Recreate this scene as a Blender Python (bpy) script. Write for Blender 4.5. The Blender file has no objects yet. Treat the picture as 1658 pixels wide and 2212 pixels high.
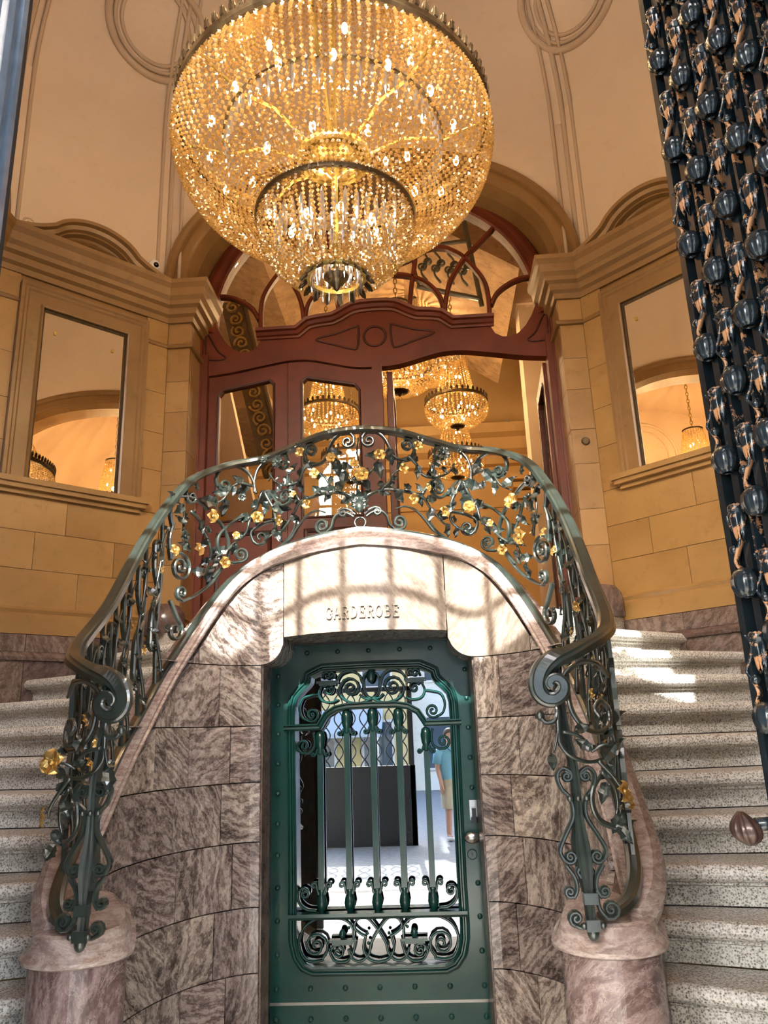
import bpy, bmesh, math, random
import numpy as np
from mathutils import Matrix, Vector
random.seed(7); rng = np.random.default_rng(7)
PI = math.pi
sc = bpy.context.scene
COL = sc.collection

# ---------------------------------------------------------------- camera, sky, sun, exposure
def make_camera():
    yaw, pitch, roll = [math.radians(a) for a in (3.0, 16.1308, -2.0182)]
    cy, sy, cp, sp, cr, sr = math.cos(yaw), math.sin(yaw), math.cos(pitch), math.sin(pitch), math.cos(roll), math.sin(roll)
    w = Vector((-sy * cp, cy * cp, sp)); r = Vector((cy, sy, 0)); u = r.cross(w)
    r2 = cr * r + sr * u; u2 = -sr * r + cr * u
    cam = bpy.data.cameras.new('camera'); cam.sensor_fit = 'VERTICAL'; cam.sensor_height = 24.0; cam.sensor_width = 18.0
    cam.lens = 24.0 * 1660 / 2212; cam.clip_start = 0.05; cam.clip_end = 200
    o = bpy.data.objects.new('camera', cam); COL.objects.link(o)
    m = Matrix(((r2.x, u2.x, -w.x, 0.3), (r2.y, u2.y, -w.y, 0.0), (r2.z, u2.z, -w.z, 1.45), (0, 0, 0, 1)))
    o.matrix_world = m
    sc.camera = o
make_camera()

SUN_EL, SUN_AZ = 33.5, 4.0
world = bpy.data.worlds.new('world'); sc.world = world; world.use_nodes = True
wn = world.node_tree; wn.nodes.clear()
wo = wn.nodes.new('ShaderNodeOutputWorld'); wb = wn.nodes.new('ShaderNodeBackground'); ws = wn.nodes.new('ShaderNodeTexSky')
ws.sky_type = 'NISHITA'; ws.sun_disc = False; ws.sun_elevation = math.radians(SUN_EL); ws.sun_rotation = math.radians(180 + SUN_AZ)
ws.air_density = 1.0; ws.dust_density = 3.0
wb.inputs['Strength'].default_value = 2.6
wn.links.new(ws.outputs[0], wb.inputs[0]); wn.links.new(wb.outputs[0], wo.inputs[0])

sun = bpy.data.lights.new('sun', 'SUN'); sun.energy = 18.0; sun.angle = math.radians(0.45); sun.color = (1.0, 0.97, 0.90)
so = bpy.data.objects.new('sun', sun); COL.objects.link(so)
el, az = math.radians(SUN_EL), math.radians(SUN_AZ)
sd = Vector((math.sin(az) * math.cos(el), math.cos(az) * math.cos(el), -math.sin(el)))
so.rotation_euler = sd.to_track_quat('-Z', 'Y').to_euler(); so.location = (0, -6, 9)

vs = sc.view_settings
vs.view_transform = 'Standard'; vs.look = 'None'; vs.gamma = 1.0; vs.use_curve_mapping = False
vs.exposure = 0.0
sc.cycles.use_denoising = True
try: sc.cycles.denoiser = 'OPENIMAGEDENOISE'
except Exception: pass
sc.cycles.use_adaptive_sampling = True; sc.cycles.adaptive_threshold = 0.16; sc.cycles.adaptive_min_samples = 16
sc.cycles.max_bounces = 6; sc.cycles.diffuse_bounces = 3; sc.cycles.glossy_bounces = 3
sc.cycles.transmission_bounces = 2; sc.cycles.transparent_max_bounces = 6
sc.cycles.sample_clamp_indirect = 6.0; sc.cycles.caustics_reflective = False; sc.cycles.caustics_refractive = False

# ---------------------------------------------------------------- materials
MAT = {}
def new_mat(name):
    m = bpy.data.materials.new(name); m.use_nodes = True
    nt = m.node_tree; b = nt.nodes['Principled BSDF']; MAT[name] = m
    return m, nt, b
def N(nt, t, **kw):
    n = nt.nodes.new(t)
    for k, v in kw.items():
        if hasattr(n, k) and not k[0].isupper(): setattr(n, k, v)
        else: n.inputs[k].default_value = v
    return n
def ramp(nt, stops):
    r = nt.nodes.new('ShaderNodeValToRGB'); e = r.color_ramp.elements
    while len(e) > 1: e.remove(e[-1])
    e[0].position = stops[0][0]; e[0].color = (*stops[0][1], 1)
    for p, c in stops[1:]:
        k = e.new(p); k.color = (*c, 1)
    return r
def coords(nt, scale=1.0, vary=False, rot=True):
    tc = nt.nodes.new('ShaderNodeTexCoord'); out = tc.outputs['Object']
    mp = nt.nodes.new('ShaderNodeMapping'); mp.inputs['Scale'].default_value = (scale,) * 3
    nt.links.new(out, mp.inputs['Vector'])
    if vary:
        oi = nt.nodes.new('ShaderNodeObjectInfo')
        m1 = N(nt, 'ShaderNodeMath', operation='MULTIPLY'); m1.inputs[1].default_value = 37.0
        nt.links.new(oi.outputs['Random'], m1.inputs[0])
        cx = nt.nodes.new('ShaderNodeCombineXYZ')
        for i in range(3): nt.links.new(m1.outputs[0], cx.inputs[i])
        nt.links.new(cx.outputs[0], mp.inputs['Location'])
        if rot:
            cr = nt.nodes.new('ShaderNodeCombineXYZ')
            m2 = N(nt, 'ShaderNodeMath', operation='MULTIPLY'); m2.inputs[1].default_value = 9.0
            nt.links.new(oi.outputs['Random'], m2.inputs[0])
            nt.links.new(m2.outputs[0], cr.inputs[1]); nt.links.new(oi.outputs['Random'], cr.inputs[0])
            nt.links.new(cr.outputs[0], mp.inputs['Rotation'])
        return mp.outputs[0], oi.outputs['Random']
    return mp.outputs[0], None
def mix(nt, fac, a, b, typ='MIX'):
    m = nt.nodes.new('ShaderNodeMix'); m.data_type = 'RGBA'; m.blend_type = typ
    for s, v in ((0, fac), (6, a), (7, b)):
        if hasattr(v, 'node'): nt.links.new(v, m.inputs[s])
        elif isinstance(v, (int, float)): m.inputs[s].default_value = v
        else: m.inputs[s].default_value = (*v, 1)
    return m.outputs[2]
def bump(nt, b, h, strength=0.2, dist=0.01):
    n = nt.nodes.new('ShaderNodeBump'); n.inputs['Strength'].default_value = strength; n.inputs['Distance'].default_value = dist
    nt.links.new(h, n.inputs['Height']); nt.links.new(n.outputs[0], b.inputs['Normal'])

def marble(name, stops, scale=3.6, rough=0.22, vary=True, tint=0.35):
    m, nt, b = new_mat(name)
    v, rnd = coords(nt, 1.0, vary)
    st = nt.nodes.new('ShaderNodeMapping'); st.inputs['Scale'].default_value = (1.0, 1.0, 2.4); nt.links.new(v, st.inputs['Vector']); v = st.outputs[0]
    wv = N(nt, 'ShaderNodeTexWave', wave_type='BANDS', bands_direction='Z', Scale=scale, Distortion=22.0, Detail=9.0)
    wv.inputs['Detail Scale'].default_value = 1.1; wv.inputs['Detail Roughness'].default_value = 0.72
    nt.links.new(v, wv.inputs['Vector'])
    ns = N(nt, 'ShaderNodeTexNoise', Scale=5.5, Detail=12.0, Roughness=0.74, Distortion=0.7); nt.links.new(v, ns.inputs['Vector'])
    mxf = N(nt, 'ShaderNodeMix'); mxf.inputs[0].default_value = 0.84
    nt.links.new(wv.outputs['Fac'], mxf.inputs[2]); nt.links.new(ns.outputs['Fac'], mxf.inputs[3])
    r = ramp(nt, stops); nt.links.new(mxf.outputs[0], r.inputs[0])
    # pale hair veins
    n2 = N(nt, 'ShaderNodeTexNoise', Scale=5.5, Detail=8.0, Roughness=0.75, Distortion=1.2); nt.links.new(v, n2.inputs['Vector'])
    r2 = ramp(nt, [(0.0, (0, 0, 0)), (0.485, (0, 0, 0)), (0.5, (1, 1, 1)), (0.515, (0, 0, 0)), (1.0, (0, 0, 0))])
    nt.links.new(n2.outputs['Fac'], r2.inputs[0])
    f = N(nt, 'ShaderNodeMath', operation='MULTIPLY'); f.inputs[1].default_value = 0.5; nt.links.new(r2.outputs[0], f.inputs[0])
    c = mix(nt, f.outputs[0], r.outputs[0], stops[-1][1])
    if rnd is not None:
        rr = ramp(nt, [(0.0, (1 - tint, (1 - tint) * .95, (1 - tint) * .94)), (0.35, (.86, 0.80, 0.78)), (0.7, (1, 0.98, 0.93)), (1.0, (1.2, 1.16, 1.06))])
        nt.links.new(rnd, rr.inputs[0]); c = mix(nt, 1.0, c, rr.outputs[0], 'MULTIPLY')
    nt.links.new(c, b.inputs['Base Color']); b.inputs['Roughness'].default_value = rough
    return m
MAUVE = [(0.30, (0.050, 0.038, 0.036)), (0.41, (0.14, 0.112, 0.106)), (0.49, (0.27, 0.225, 0.21)), (0.56, (0.42, 0.365, 0.34)), (0.70, (0.70, 0.64, 0.60))]
marble('marble_mauve', MAUVE)
marble('marble_lintel', [(0.2, (0.17, 0.135, 0.115)), (0.42, (0.27, 0.23, 0.195)), (0.55, (0.35, 0.31, 0.265)), (0.75, (0.47, 0.44, 0.39))], scale=3.0, tint=0.1)
marble('marble_cap', [(0.2, (0.16, 0.11, 0.10)), (0.45, (0.33, 0.25, 0.23)), (0.65, (0.50, 0.42, 0.38)), (0.85, (0.70, 0.63, 0.59))], scale=4.0, vary=False)
marble('marble_pedestal', [(0.2, (0.035, 0.022, 0.024)), (0.42, (0.13, 0.085, 0.085)), (0.6, (0.27, 0.20, 0.20)), (0.85, (0.55, 0.48, 0.46))], scale=2.0)
marble('marble_plinth', [(0.2, (0.035, 0.024, 0.020)), (0.45, (0.11, 0.075, 0.066)), (0.65, (0.20, 0.145, 0.125)), (0.85, (0.32, 0.26, 0.23))], scale=2.0)

def granite():
    m, nt, b = new_mat('granite')
    v, _ = coords(nt, 1.0)
    n1 = N(nt, 'ShaderNodeTexNoise', Scale=95.0, Detail=5.0, Roughness=0.8); nt.links.new(v, n1.inputs['Vector'])
    n2 = N(nt, 'ShaderNodeTexVoronoi', Scale=140.0); nt.links.new(v, n2.inputs['Vector'])
    mx = N(nt, 'ShaderNodeMix'); mx.inputs[0].default_value = 0.35
    nt.links.new(n1.outputs['Fac'], mx.inputs[2]); nt.links.new(n2.outputs['Distance'], mx.inputs[3])
    r = ramp(nt, [(0.30, (0.03, 0.03, 0.028)), (0.40, (0.30, 0.29, 0.27)), (0.47, (0.62, 0.61, 0.57)), (0.58, (0.92, 0.91, 0.87))])
    nt.links.new(mx.outputs[0], r.inputs[0])
    n3 = N(nt, 'ShaderNodeTexNoise', Scale=3.0, Detail=3.0); nt.links.new(v, n3.inputs['Vector'])
    rr = ramp(nt, [(0.3, (0.75, 0.73, 0.70)), (0.7, (1, 1, 1))]); nt.links.new(n3.outputs['Fac'], rr.inputs[0])
    nt.links.new(mix(nt, 1.0, r.outputs[0], rr.outputs[0], 'MULTIPLY'), b.inputs['Base Color'])
    b.inputs['Roughness'].default_value = 0.55
    bump(nt, b, n1.outputs['Fac'], 0.25, 0.004)
granite()

def stone(name, c0, c1, rough=0.35, vary=True, s=1.6, dark=(0.8, 0.8, 0.8)):
    m, nt, b = new_mat(name)
    v, rnd = coords(nt, 1.0, vary, False)
    n1 = N(nt, 'ShaderNodeTexNoise', Scale=s, Detail=6.0, Roughness=0.62); nt.links.new(v, n1.inputs['Vector'])
    r = ramp(nt, [(0.34, c0), (0.64, c1)]); nt.links.new(n1.outputs['Fac'], r.inputs[0])
    n2 = N(nt, 'ShaderNodeTexNoise', Scale=11.0, Detail=8.0, Roughness=0.75); nt.links.new(v, n2.inputs['Vector'])
    r2 = ramp(nt, [(0.33, dark), (0.45, (1, 1, 1))]); nt.links.new(n2.outputs['Fac'], r2.inputs[0])
    c = mix(nt, 1.0, r.outputs[0], r2.outputs[0], 'MULTIPLY')
    if rnd is not None:
        rr = ramp(nt, [(0.0, (0.9, 0.9, 0.9)), (1.0, (1.04, 1.02, 1.0))]); nt.links.new(rnd, rr.inputs[0]); c = mix(nt, 1.0, c, rr.outputs[0], 'MULTIPLY')
    nt.links.new(c, b.inputs['Base Color']); b.inputs['Roughness'].default_value = rough
    bump(nt, b, n2.outputs['Fac'], 0.08, 0.004)
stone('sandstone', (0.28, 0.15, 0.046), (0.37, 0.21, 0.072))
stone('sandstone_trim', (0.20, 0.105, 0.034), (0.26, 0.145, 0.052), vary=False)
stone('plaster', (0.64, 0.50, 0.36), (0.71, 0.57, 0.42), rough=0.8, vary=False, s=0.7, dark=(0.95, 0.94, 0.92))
stone('plaster_shaded', (0.47, 0.35, 0.24), (0.53, 0.41, 0.29), rough=0.8, vary=False, s=0.7, dark=(0.95, 0.94, 0.92))  # darker plaster: brown shading of ribs and rings put into their colour
stone('plaster_gold', (0.66, 0.43, 0.18), (0.74, 0.51, 0.24), rough=0.7, vary=False, s=0.8, dark=(0.94, 0.92, 0.9))
stone('stucco_brown', (0.26, 0.15, 0.07), (0.40, 0.25, 0.12), rough=0.8, vary=False, s=9.0, dark=(0.5, 0.45, 0.4))
stone('limestone', (0.40, 0.38, 0.32), (0.52, 0.49, 0.42), rough=0.5, vary=False)
stone('asphalt', (0.17, 0.18, 0.19), (0.26, 0.27, 0.28), rough=0.8, vary=False, s=14.0)
stone('facade_yellow', (0.62, 0.48, 0.22), (0.72, 0.58, 0.30), rough=0.8, vary=False)
stone('facade_pale', (0.66, 0.66, 0.64), (0.78, 0.78, 0.75), rough=0.8, vary=False)

def simple(name, col, rough=0.4, metal=0.0, coat=0.0, var=0.0, vs_=30.0, bmp=0.0, spec=0.5):
    m, nt, b = new_mat(name)
    b.inputs['Roughness'].default_value = rough; b.inputs['Metallic'].default_value = metal
    b.inputs['Coat Weight'].default_value = coat; b.inputs['Coat Roughness'].default_value = 0.1
    b.inputs['Specular IOR Level'].default_value = spec
    v, _ = coords(nt, 1.0)
    n1 = N(nt, 'ShaderNodeTexNoise', Scale=vs_, Detail=5.0); nt.links.new(v, n1.inputs['Vector'])
    k = var
    r = ramp(nt, [(0.3, tuple(c * (1 - k) for c in col)), (0.7, tuple(min(1, c * (1 + k)) for c in col))]); nt.links.new(n1.outputs['Fac'], r.inputs[0])
    nt.links.new(r.outputs[0], b.inputs['Base Color'])
    if bmp: bump(nt, b, n1.outputs['Fac'], bmp, 0.003)
    return m
simple('iron_green', (0.021, 0.032, 0.0275), rough=0.30, coat=0.5, spec=0.9, var=0.3, bmp=0.15)
simple('door_green', (0.005, 0.046, 0.040), rough=0.25, coat=0.15, var=0.15, vs_=8.0, bmp=0.04)
simple('frame_black', (0.018, 0.018, 0.017), rough=0.35, var=0.4, vs_=20.0)
simple('gilt', (0.82, 0.55, 0.19), rough=0.32, metal=0.85, var=0.25, vs_=60.0)
simple('brass', (0.50, 0.36, 0.10), rough=0.35, metal=0.8, var=0.3, vs_=40.0)
simple('bronze', (0.10, 0.065, 0.03), rough=0.4, metal=0.6, var=0.3, vs_=40.0)
simple('bronze_knob', (0.055, 0.028, 0.022), rough=0.3, metal=0.3, coat=0.3, var=0.15)
simple('mahogany', (0.115, 0.022, 0.007), rough=0.42, coat=0.0, spec=0.3, var=0.25, vs_=5.0)
simple('mahogany_dark', (0.045, 0.010, 0.005), rough=0.45, coat=0.0, spec=0.3, var=0.25)
simple('steel', (0.55, 0.55, 0.54), rough=0.25, metal=0.9)
simple('white_plastic', (0.75, 0.74, 0.72), rough=0.4)
simple('black_plastic', (0.01, 0.01, 0.011), rough=0.15)
simple('panel_black', (0.012, 0.014, 0.018), rough=0.4)
simple('left_door_sheen', (0.10, 0.14, 0.19), rough=0.16, coat=0.5, var=0.2, vs_=14.0)  # blue-grey base holds the sky's reflection on the dark door
simple('cloth_blue', (0.18, 0.42, 0.55), rough=0.85); simple('cloth_beige', (0.50, 0.44, 0.32), rough=0.9)
simple('skin', (0.55, 0.30, 0.21), rough=0.5); simple('hair', (0.09, 0.05, 0.03), rough=0.6)
simple('leather_black', (0.012, 0.012, 0.014), rough=0.4); simple('shoe_white', (0.6, 0.6, 0.58), rough=0.6)
simple('window_dark', (0.06, 0.09, 0.12), rough=0.08, spec=0.8)
simple('blue_awning', (0.42, 0.47, 0.52), rough=0.7)

simple('iron_black', (0.010, 0.016, 0.020), rough=0.2, coat=0.5, var=0.3, bmp=0.15)
def rusty():
    m, nt, b = new_mat('iron_rusty')
    v, _ = coords(nt, 1.0)
    n1 = N(nt, 'ShaderNodeTexNoise', Scale=34.0, Detail=6.0, Roughness=0.7); nt.links.new(v, n1.inputs['Vector'])
    r = ramp(nt, [(0.53, (0, 0, 0)), (0.57, (1, 1, 1))]); nt.links.new(n1.outputs['Fac'], r.inputs[0])
    c = mix(nt, r.outputs[0], (0.010, 0.018, 0.024), (0.48, 0.23, 0.10))
    nt.links.new(c, b.inputs['Base Color'])
    rr = ramp(nt, [(0.0, (0.16,) * 3), (1.0, (0.7,) * 3)]); nt.links.new(r.outputs[0], rr.inputs[0])
    nt.links.new(rr.outputs[0], b.inputs['Roughness']); b.inputs['Coat Weight'].default_value = 0.4
    bump(nt, b, n1.outputs['Fac'], 0.25, 0.003)
rusty()

def crystal():
    m, nt, b = new_mat('crystal')
    nt.nodes.remove(b); out = nt.nodes['Material Output']
    g = N(nt, 'ShaderNodeBsdfGlossy', Roughness=0.06); g.inputs['Color'].default_value = (1.0, 0.86, 0.58, 1)
    t = N(nt, 'ShaderNodeBsdfTranslucent'); t.inputs['Color'].default_value = (0.98, 0.72, 0.36, 1)
    d = N(nt, 'ShaderNodeBsdfDiffuse'); d.inputs['Color'].default_value = (0.22, 0.13, 0.045, 1)
    tr = N(nt, 'ShaderNodeBsdfTransparent'); tr.inputs['Color'].default_value = (1.0, 0.93, 0.78, 1)
    a = N(nt, 'ShaderNodeMixShader', Fac=0.35); nt.links.new(t.outputs[0], a.inputs[1]); nt.links.new(d.outputs[0], a.inputs[2])
    c = N(nt, 'ShaderNodeMixShader', Fac=0.30); nt.links.new(a.outputs[0], c.inputs[1]); nt.links.new(g.outputs[0], c.inputs[2])
    e = N(nt, 'ShaderNodeMixShader', Fac=0.08); nt.links.new(c.outputs[0], e.inputs[1]); nt.links.new(tr.outputs[0], e.inputs[2])
    nt.links.new(e.outputs[0], out.inputs['Surface'])
crystal()
def clear_crystal():
    m, nt, b = new_mat('crystal_clear'); nt.nodes.remove(b); out = nt.nodes['Material Output']
    g = N(nt, 'ShaderNodeBsdfGlossy', Roughness=0.08); g.inputs['Color'].default_value = (0.95, 0.95, 1.0, 1)
    t = N(nt, 'ShaderNodeBsdfTranslucent'); t.inputs['Color'].default_value = (0.80, 0.80, 0.86, 1)
    a = N(nt, 'ShaderNodeMixShader', Fac=0.5); nt.links.new(t.outputs[0], a.inputs[1]); nt.links.new(g.outputs[0], a.inputs[2]); nt.links.new(a.outputs[0], out.inputs['Surface'])
clear_crystal()
def emit(name, col, s):
    m, nt, b = new_mat(name)
    b.inputs['Emission Color'].default_value = (*col, 1); b.inputs['Emission Strength'].default_value = s
    b.inputs['Base Color'].default_value = (*col, 1)
emit('bulb_glow', (1.0, 0.78, 0.45), 30.0)
def mirror_mat(name, col, rough=0.0):
    m, nt, b = new_mat(name); b.inputs['Metallic'].default_value = 1.0; b.inputs['Roughness'].default_value = rough
    b.inputs['Base Color'].default_value = (*col, 1)
mirror_mat('mirror_silver', (0.93, 0.88, 0.76)); mirror_mat('mirror_glass', (0.34, 0.36, 0.38))
def pane():
    m, nt, b = new_mat('clear_glass'); nt.nodes.remove(b); out = nt.nodes['Material Output']
    g = N(nt, 'ShaderNodeBsdfGlossy', Roughness=0.01); t = N(nt, 'ShaderNodeBsdfTransparent')
    fr = N(nt, 'ShaderNodeFresnel', IOR=1.45)
    mx = nt.nodes.new('ShaderNodeMixShader'); nt.links.new(fr.outputs[0], mx.inputs[0])
    nt.links.new(t.outputs[0], mx.inputs[1]); nt.links.new(g.outputs[0], mx.inputs[2]); nt.links.new(mx.outputs[0], out.inputs['Surface'])
pane()

# ---------------------------------------------------------------- builders
def finish(name, v, f, mat, parent=None, smooth=False, recalc=True):
    me = bpy.data.meshes.new(name); me.from_pydata([tuple(map(float, p)) for p in v], [], f); me.update()
    if recalc:
        bm = bmesh.new(); bm.from_mesh(me); bmesh.ops.recalc_face_normals(bm, faces=bm.faces); bm.to_mesh(me); bm.free()
    me.materials.append(MAT[mat])
    if smooth: me.polygons.foreach_set('use_smooth', [True] * len(me.polygons))
    return link(name, me, parent)
def link(name, me, parent=None, matrix=None):
    o = bpy.data.objects.new(name, me); COL.objects.link(o)
    if matrix is not None: o.matrix_basis = matrix
    if parent is not None:
        o.parent = parent
        if parent.get('_t'): o.matrix_parent_inverse = Matrix.Translation(-Vector(parent.location))
    return o
def tag(o, label, cat, group=None, kind=None):
    o['label'] = label; o['category'] = cat
    if group: o['group'] = group
    if kind: o['kind'] = kind
    return o
def thing(name, label, cat, loc=(0, 0, 0), group=None, kind=None):
    o = bpy.data.objects.new(name, None); o.empty_display_size = 0.1; COL.objects.link(o); o.location = loc; o['_t'] = 1
    return tag(o, label, cat, group, kind)
def cm(P, n=8, closed=False):
    P = np.asarray(P, float)
    Q = np.vstack([P[-1], P, P[0], P[1]]) if closed else np.vstack([2 * P[0] - P[1], P, 2 * P[-1] - P[-2]])
    out = []
    for i in range(1, len(Q) - 2):
        a, b, c, d = Q[i - 1:i + 3]
        for k in range(n):
            t = k / n
            out.append(.5 * ((2 * b) + (c - a) * t + (2 * a - 5 * b + 4 * c - d) * t * t + (-a + 3 * b - 3 * c + d) * t ** 3))
    if not closed: out.append(P[-1])
    return np.array(out)
def off2(P, d, closed=False):
    P = np.asarray(P, float); n = len(P); out = []
    for i in range(n):
        if closed: a, b = P[i] - P[i - 1], P[(i + 1) % n] - P[i]
        else:
            a = P[i] - P[i - 1] if i > 0 else P[1] - P[0]
            b = P[i + 1] - P[i] if i < n - 1 else a
        a = a / (np.linalg.norm(a) + 1e-12); b = b / (np.linalg.norm(b) + 1e-12)
        na, nb = np.array([-a[1], a[0]]), np.array([-b[1], b[0]]); m = na + nb; l = np.linalg.norm(m)
        m = m / l if l > 1e-6 else na
        out.append(P[i] + m * d / max(0.35, float(m @ na)))
    return np.array(out)
class MB:
    def __init__(s): s.v = []; s.f = []
    def add(s, v, f):
        b = len(s.v); s.v.extend([tuple(p) for p in v]); s.f.extend([tuple(b + i for i in q) for q in f]); return s
    def box(s, x0, x1, y0, y1, z0, z1, T=None):
        v = [(x, y, z) for x in (x0, x1) for y in (y0, y1) for z in (z0, z1)]
        if T: v = [T(p) for p in v]
        return s.add(v, [(0, 1, 3, 2), (4, 6, 7, 5), (0, 4, 5, 1), (2, 3, 7, 6), (0, 2, 6, 4), (1, 5, 7, 3)])
    def grid(s, rings, closed_u=False, closed_v=False, caps=True):
        m, n = len(rings), len(rings[0]); v = [p for r in rings for p in r]; f = []
        for i in range(m if closed_u else m - 1):
            for j in range(n if closed_v else n - 1):
                a, b = i, (i + 1) % m; c, d = j, (j + 1) % n
                f.append((a * n + c, b * n + c, b * n + d, a * n + d))
        if caps and closed_v and not closed_u: f += [tuple(range(n)), tuple(range((m - 1) * n, m * n))]
        return s.add(v, f)
    def sweep(s, P, prof, nrm, closed=False, scale=None, capped=True):
        P = np.asarray(P, float); n = len(P); rings = []
        nn = np.asarray(nrm, float); nn = np.tile(nn, (n, 1)) if nn.ndim == 1 else nn
        for i in range(n):
            if closed: T = P[(i + 1) % n] - P[i - 1]
            else: T = P[min(i + 1, n - 1)] - P[max(i - 1, 0)]
            T = T / (np.linalg.norm(T) + 1e-12); B = np.cross(T, nn[i]); B /= (np.linalg.norm(B) + 1e-12); Nn = np.cross(B, T)
            k = 1 if scale is None else scale[i]
            rings.append([P[i] + k * (a * B + b * Nn) for a, b in prof])
        return s.grid(rings, closed, True, capped)
    def tube(s, P, r, n=6, nrm=(0, 0, 1), closed=False, radii=None):
        return s.sweep(P, [(math.cos(2 * PI * k / n) * r, math.sin(2 * PI * k / n) * r) for k in range(n)], nrm, closed, radii)
    def bar(s, P, t, w, nrm, closed=False, scale=None):
        return s.sweep(P, [(-t / 2, -w / 2), (t / 2, -w / 2), (t / 2, w * .22), (t * .18, w / 2), (-t * .18, w / 2), (-t / 2, w * .22)], nrm, closed, scale)
    def mould(s, path, prof, M, closed=False):
        """profile (d,h) swept along a planar path with mitred corners, M(u,v,h) -> 3d"""
        cols = [[M(q[0], q[1], h) for q in off2(path, d, closed)] for d, h in prof]
        rings = [[c[i] for c in cols] for i in range(len(path))]
        return s.grid(rings, closed, True, True)
    def lathe(s, prof, n=16, c=(0, 0, 0), cap=True):
        rings = [[(c[0] + r * math.cos(2 * PI * k / n), c[1] + r * math.sin(2 * PI * k / n), c[2] + z) for k in range(n)] for r, z in prof]
        return s.grid(rings, False, True, cap)
    def ball(s, c, r, n=8, m=6, sq=(1, 1, 1)):
        rings = [[(c[0] + sq[0] * r * math.sin(PI * i / m) * math.cos(2 * PI * k / n), c[1] + sq[1] * r * math.sin(PI * i / m) * math.sin(2 * PI * k / n), c[2] + sq[2] * r * math.cos(PI * i / m)) for k in range(n)] for i in range(1, m)]
        b = len(s.v); s.grid(rings, False, True, False)
        t = len(s.v); s.v += [(c[0], c[1], c[2] + sq[2] * r), (c[0], c[1], c[2] - sq[2] * r)]
        l = b + (m - 2) * n
        s.f += [(t, b + (k + 1) % n, b + k) for k in range(n)] + [(t + 1, l + k, l + (k + 1) % n) for k in range(n)]
        return s
    def slab(s, top, bot, M, h0, h1):
        """strip between two equally long 2d polylines, extruded from h0 to h1"""
        rings = [[M(a[0], a[1], h0), M(a[0], a[1], h1), M(b[0], b[1], h1), M(b[0], b[1], h0)] for a, b in zip(top, bot)]
        return s.grid(rings, False, True, True)
    def poly(s, P, M, h0, h1):
        n = len(P); v = [M(p[0], p[1], h0) for p in P] + [M(p[0], p[1], h1) for p in P]
        return s.add(v, [tuple(range(n)), tuple(range(2 * n - 1, n - 1, -1))] + [(i, (i + 1) % n, n + (i + 1) % n, n + i) for i in range(n)])
    def map(s, T): s.v = [T(p) for p in s.v]; return s
    def build(s, name, mat, parent=None, smooth=False, recalc=True): return finish(name, s.v, s.f, mat, parent, smooth, recalc)
def XZ(Y): return lambda u, v, h: (u, Y + h, v)
def spiral2(c, r0, r1, a0, turns, n=14):
    k = max(8, int(abs(turns) * n)); out = []
    for i in range(k + 1):
        t = i / k; a = a0 + turns * 2 * PI * t; r = r0 + (r1 - r0) * t
        out.append((c[0] + r * math.cos(a), c[1] + r * math.sin(a)))
    return out
def se(a, b, zc, n, x): return zc + b * max(0.0, 1 - abs(x / a) ** n) ** (1 / n)
def arch_pts(a, b, zc, n, k=36):
    out = []
    for i in range(k + 1):
        t = PI * i / k; c, s_ = math.cos(t), math.sin(t)
        out.append((math.copysign(abs(c) ** (2 / n), c) * a, zc + b * s_ ** (2 / n)))
    return out
# ================================================================ THE ROOM (four-armed, centred on CY)
CY = 2.63
J = [(1.345, 5.30), (1.345, 5.0), (1.52, 5.0), (2.37, 4.15), (2.37, 3.975), (2.67, 3.975)]
QUADS = [('back_right', 1, 1), ('back_left', -1, 1), ('front_right', 1, -1), ('front_left', -1, -1)]
def QT(sx, sy): return lambda p: (sx * p[0], CY + sy * (p[1] - CY), p[2])
R2 = math.sqrt(0.5); DL = math.hypot(J[3][0] - J[2][0], J[3][1] - J[2][1])
def DG(u, w, z): return (J[2][0] + u * R2 - w * R2, J[2][1] - u * R2 - w * R2, z)      # diagonal wall frame, w into the room
LAND = 2.105; RISE = LAND / 15

m = MB(); m.box(-7, 7, -0.75, 6.2, -0.12, 0.0); tag(m.build('floor', 'limestone'), 'pale limestone floor of the entrance hall', 'floor', kind='structure')
m = MB(); m.lathe([(1.35, 0.0), (1.35, 0.028), (1.32, 0.035), (0.0, 0.035)], 64, (0, 1.35, 0)); tag(m.build('trim_1', 'limestone'), 'low round limestone dais inside the entrance', 'step', kind='structure')
m = MB(); m.box(-30, 30, -40, -0.75, -0.12, -0.005); tag(m.build('pavement', 'asphalt'), 'grey street paving outside the entrance', 'pavement', kind='structure')

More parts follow.
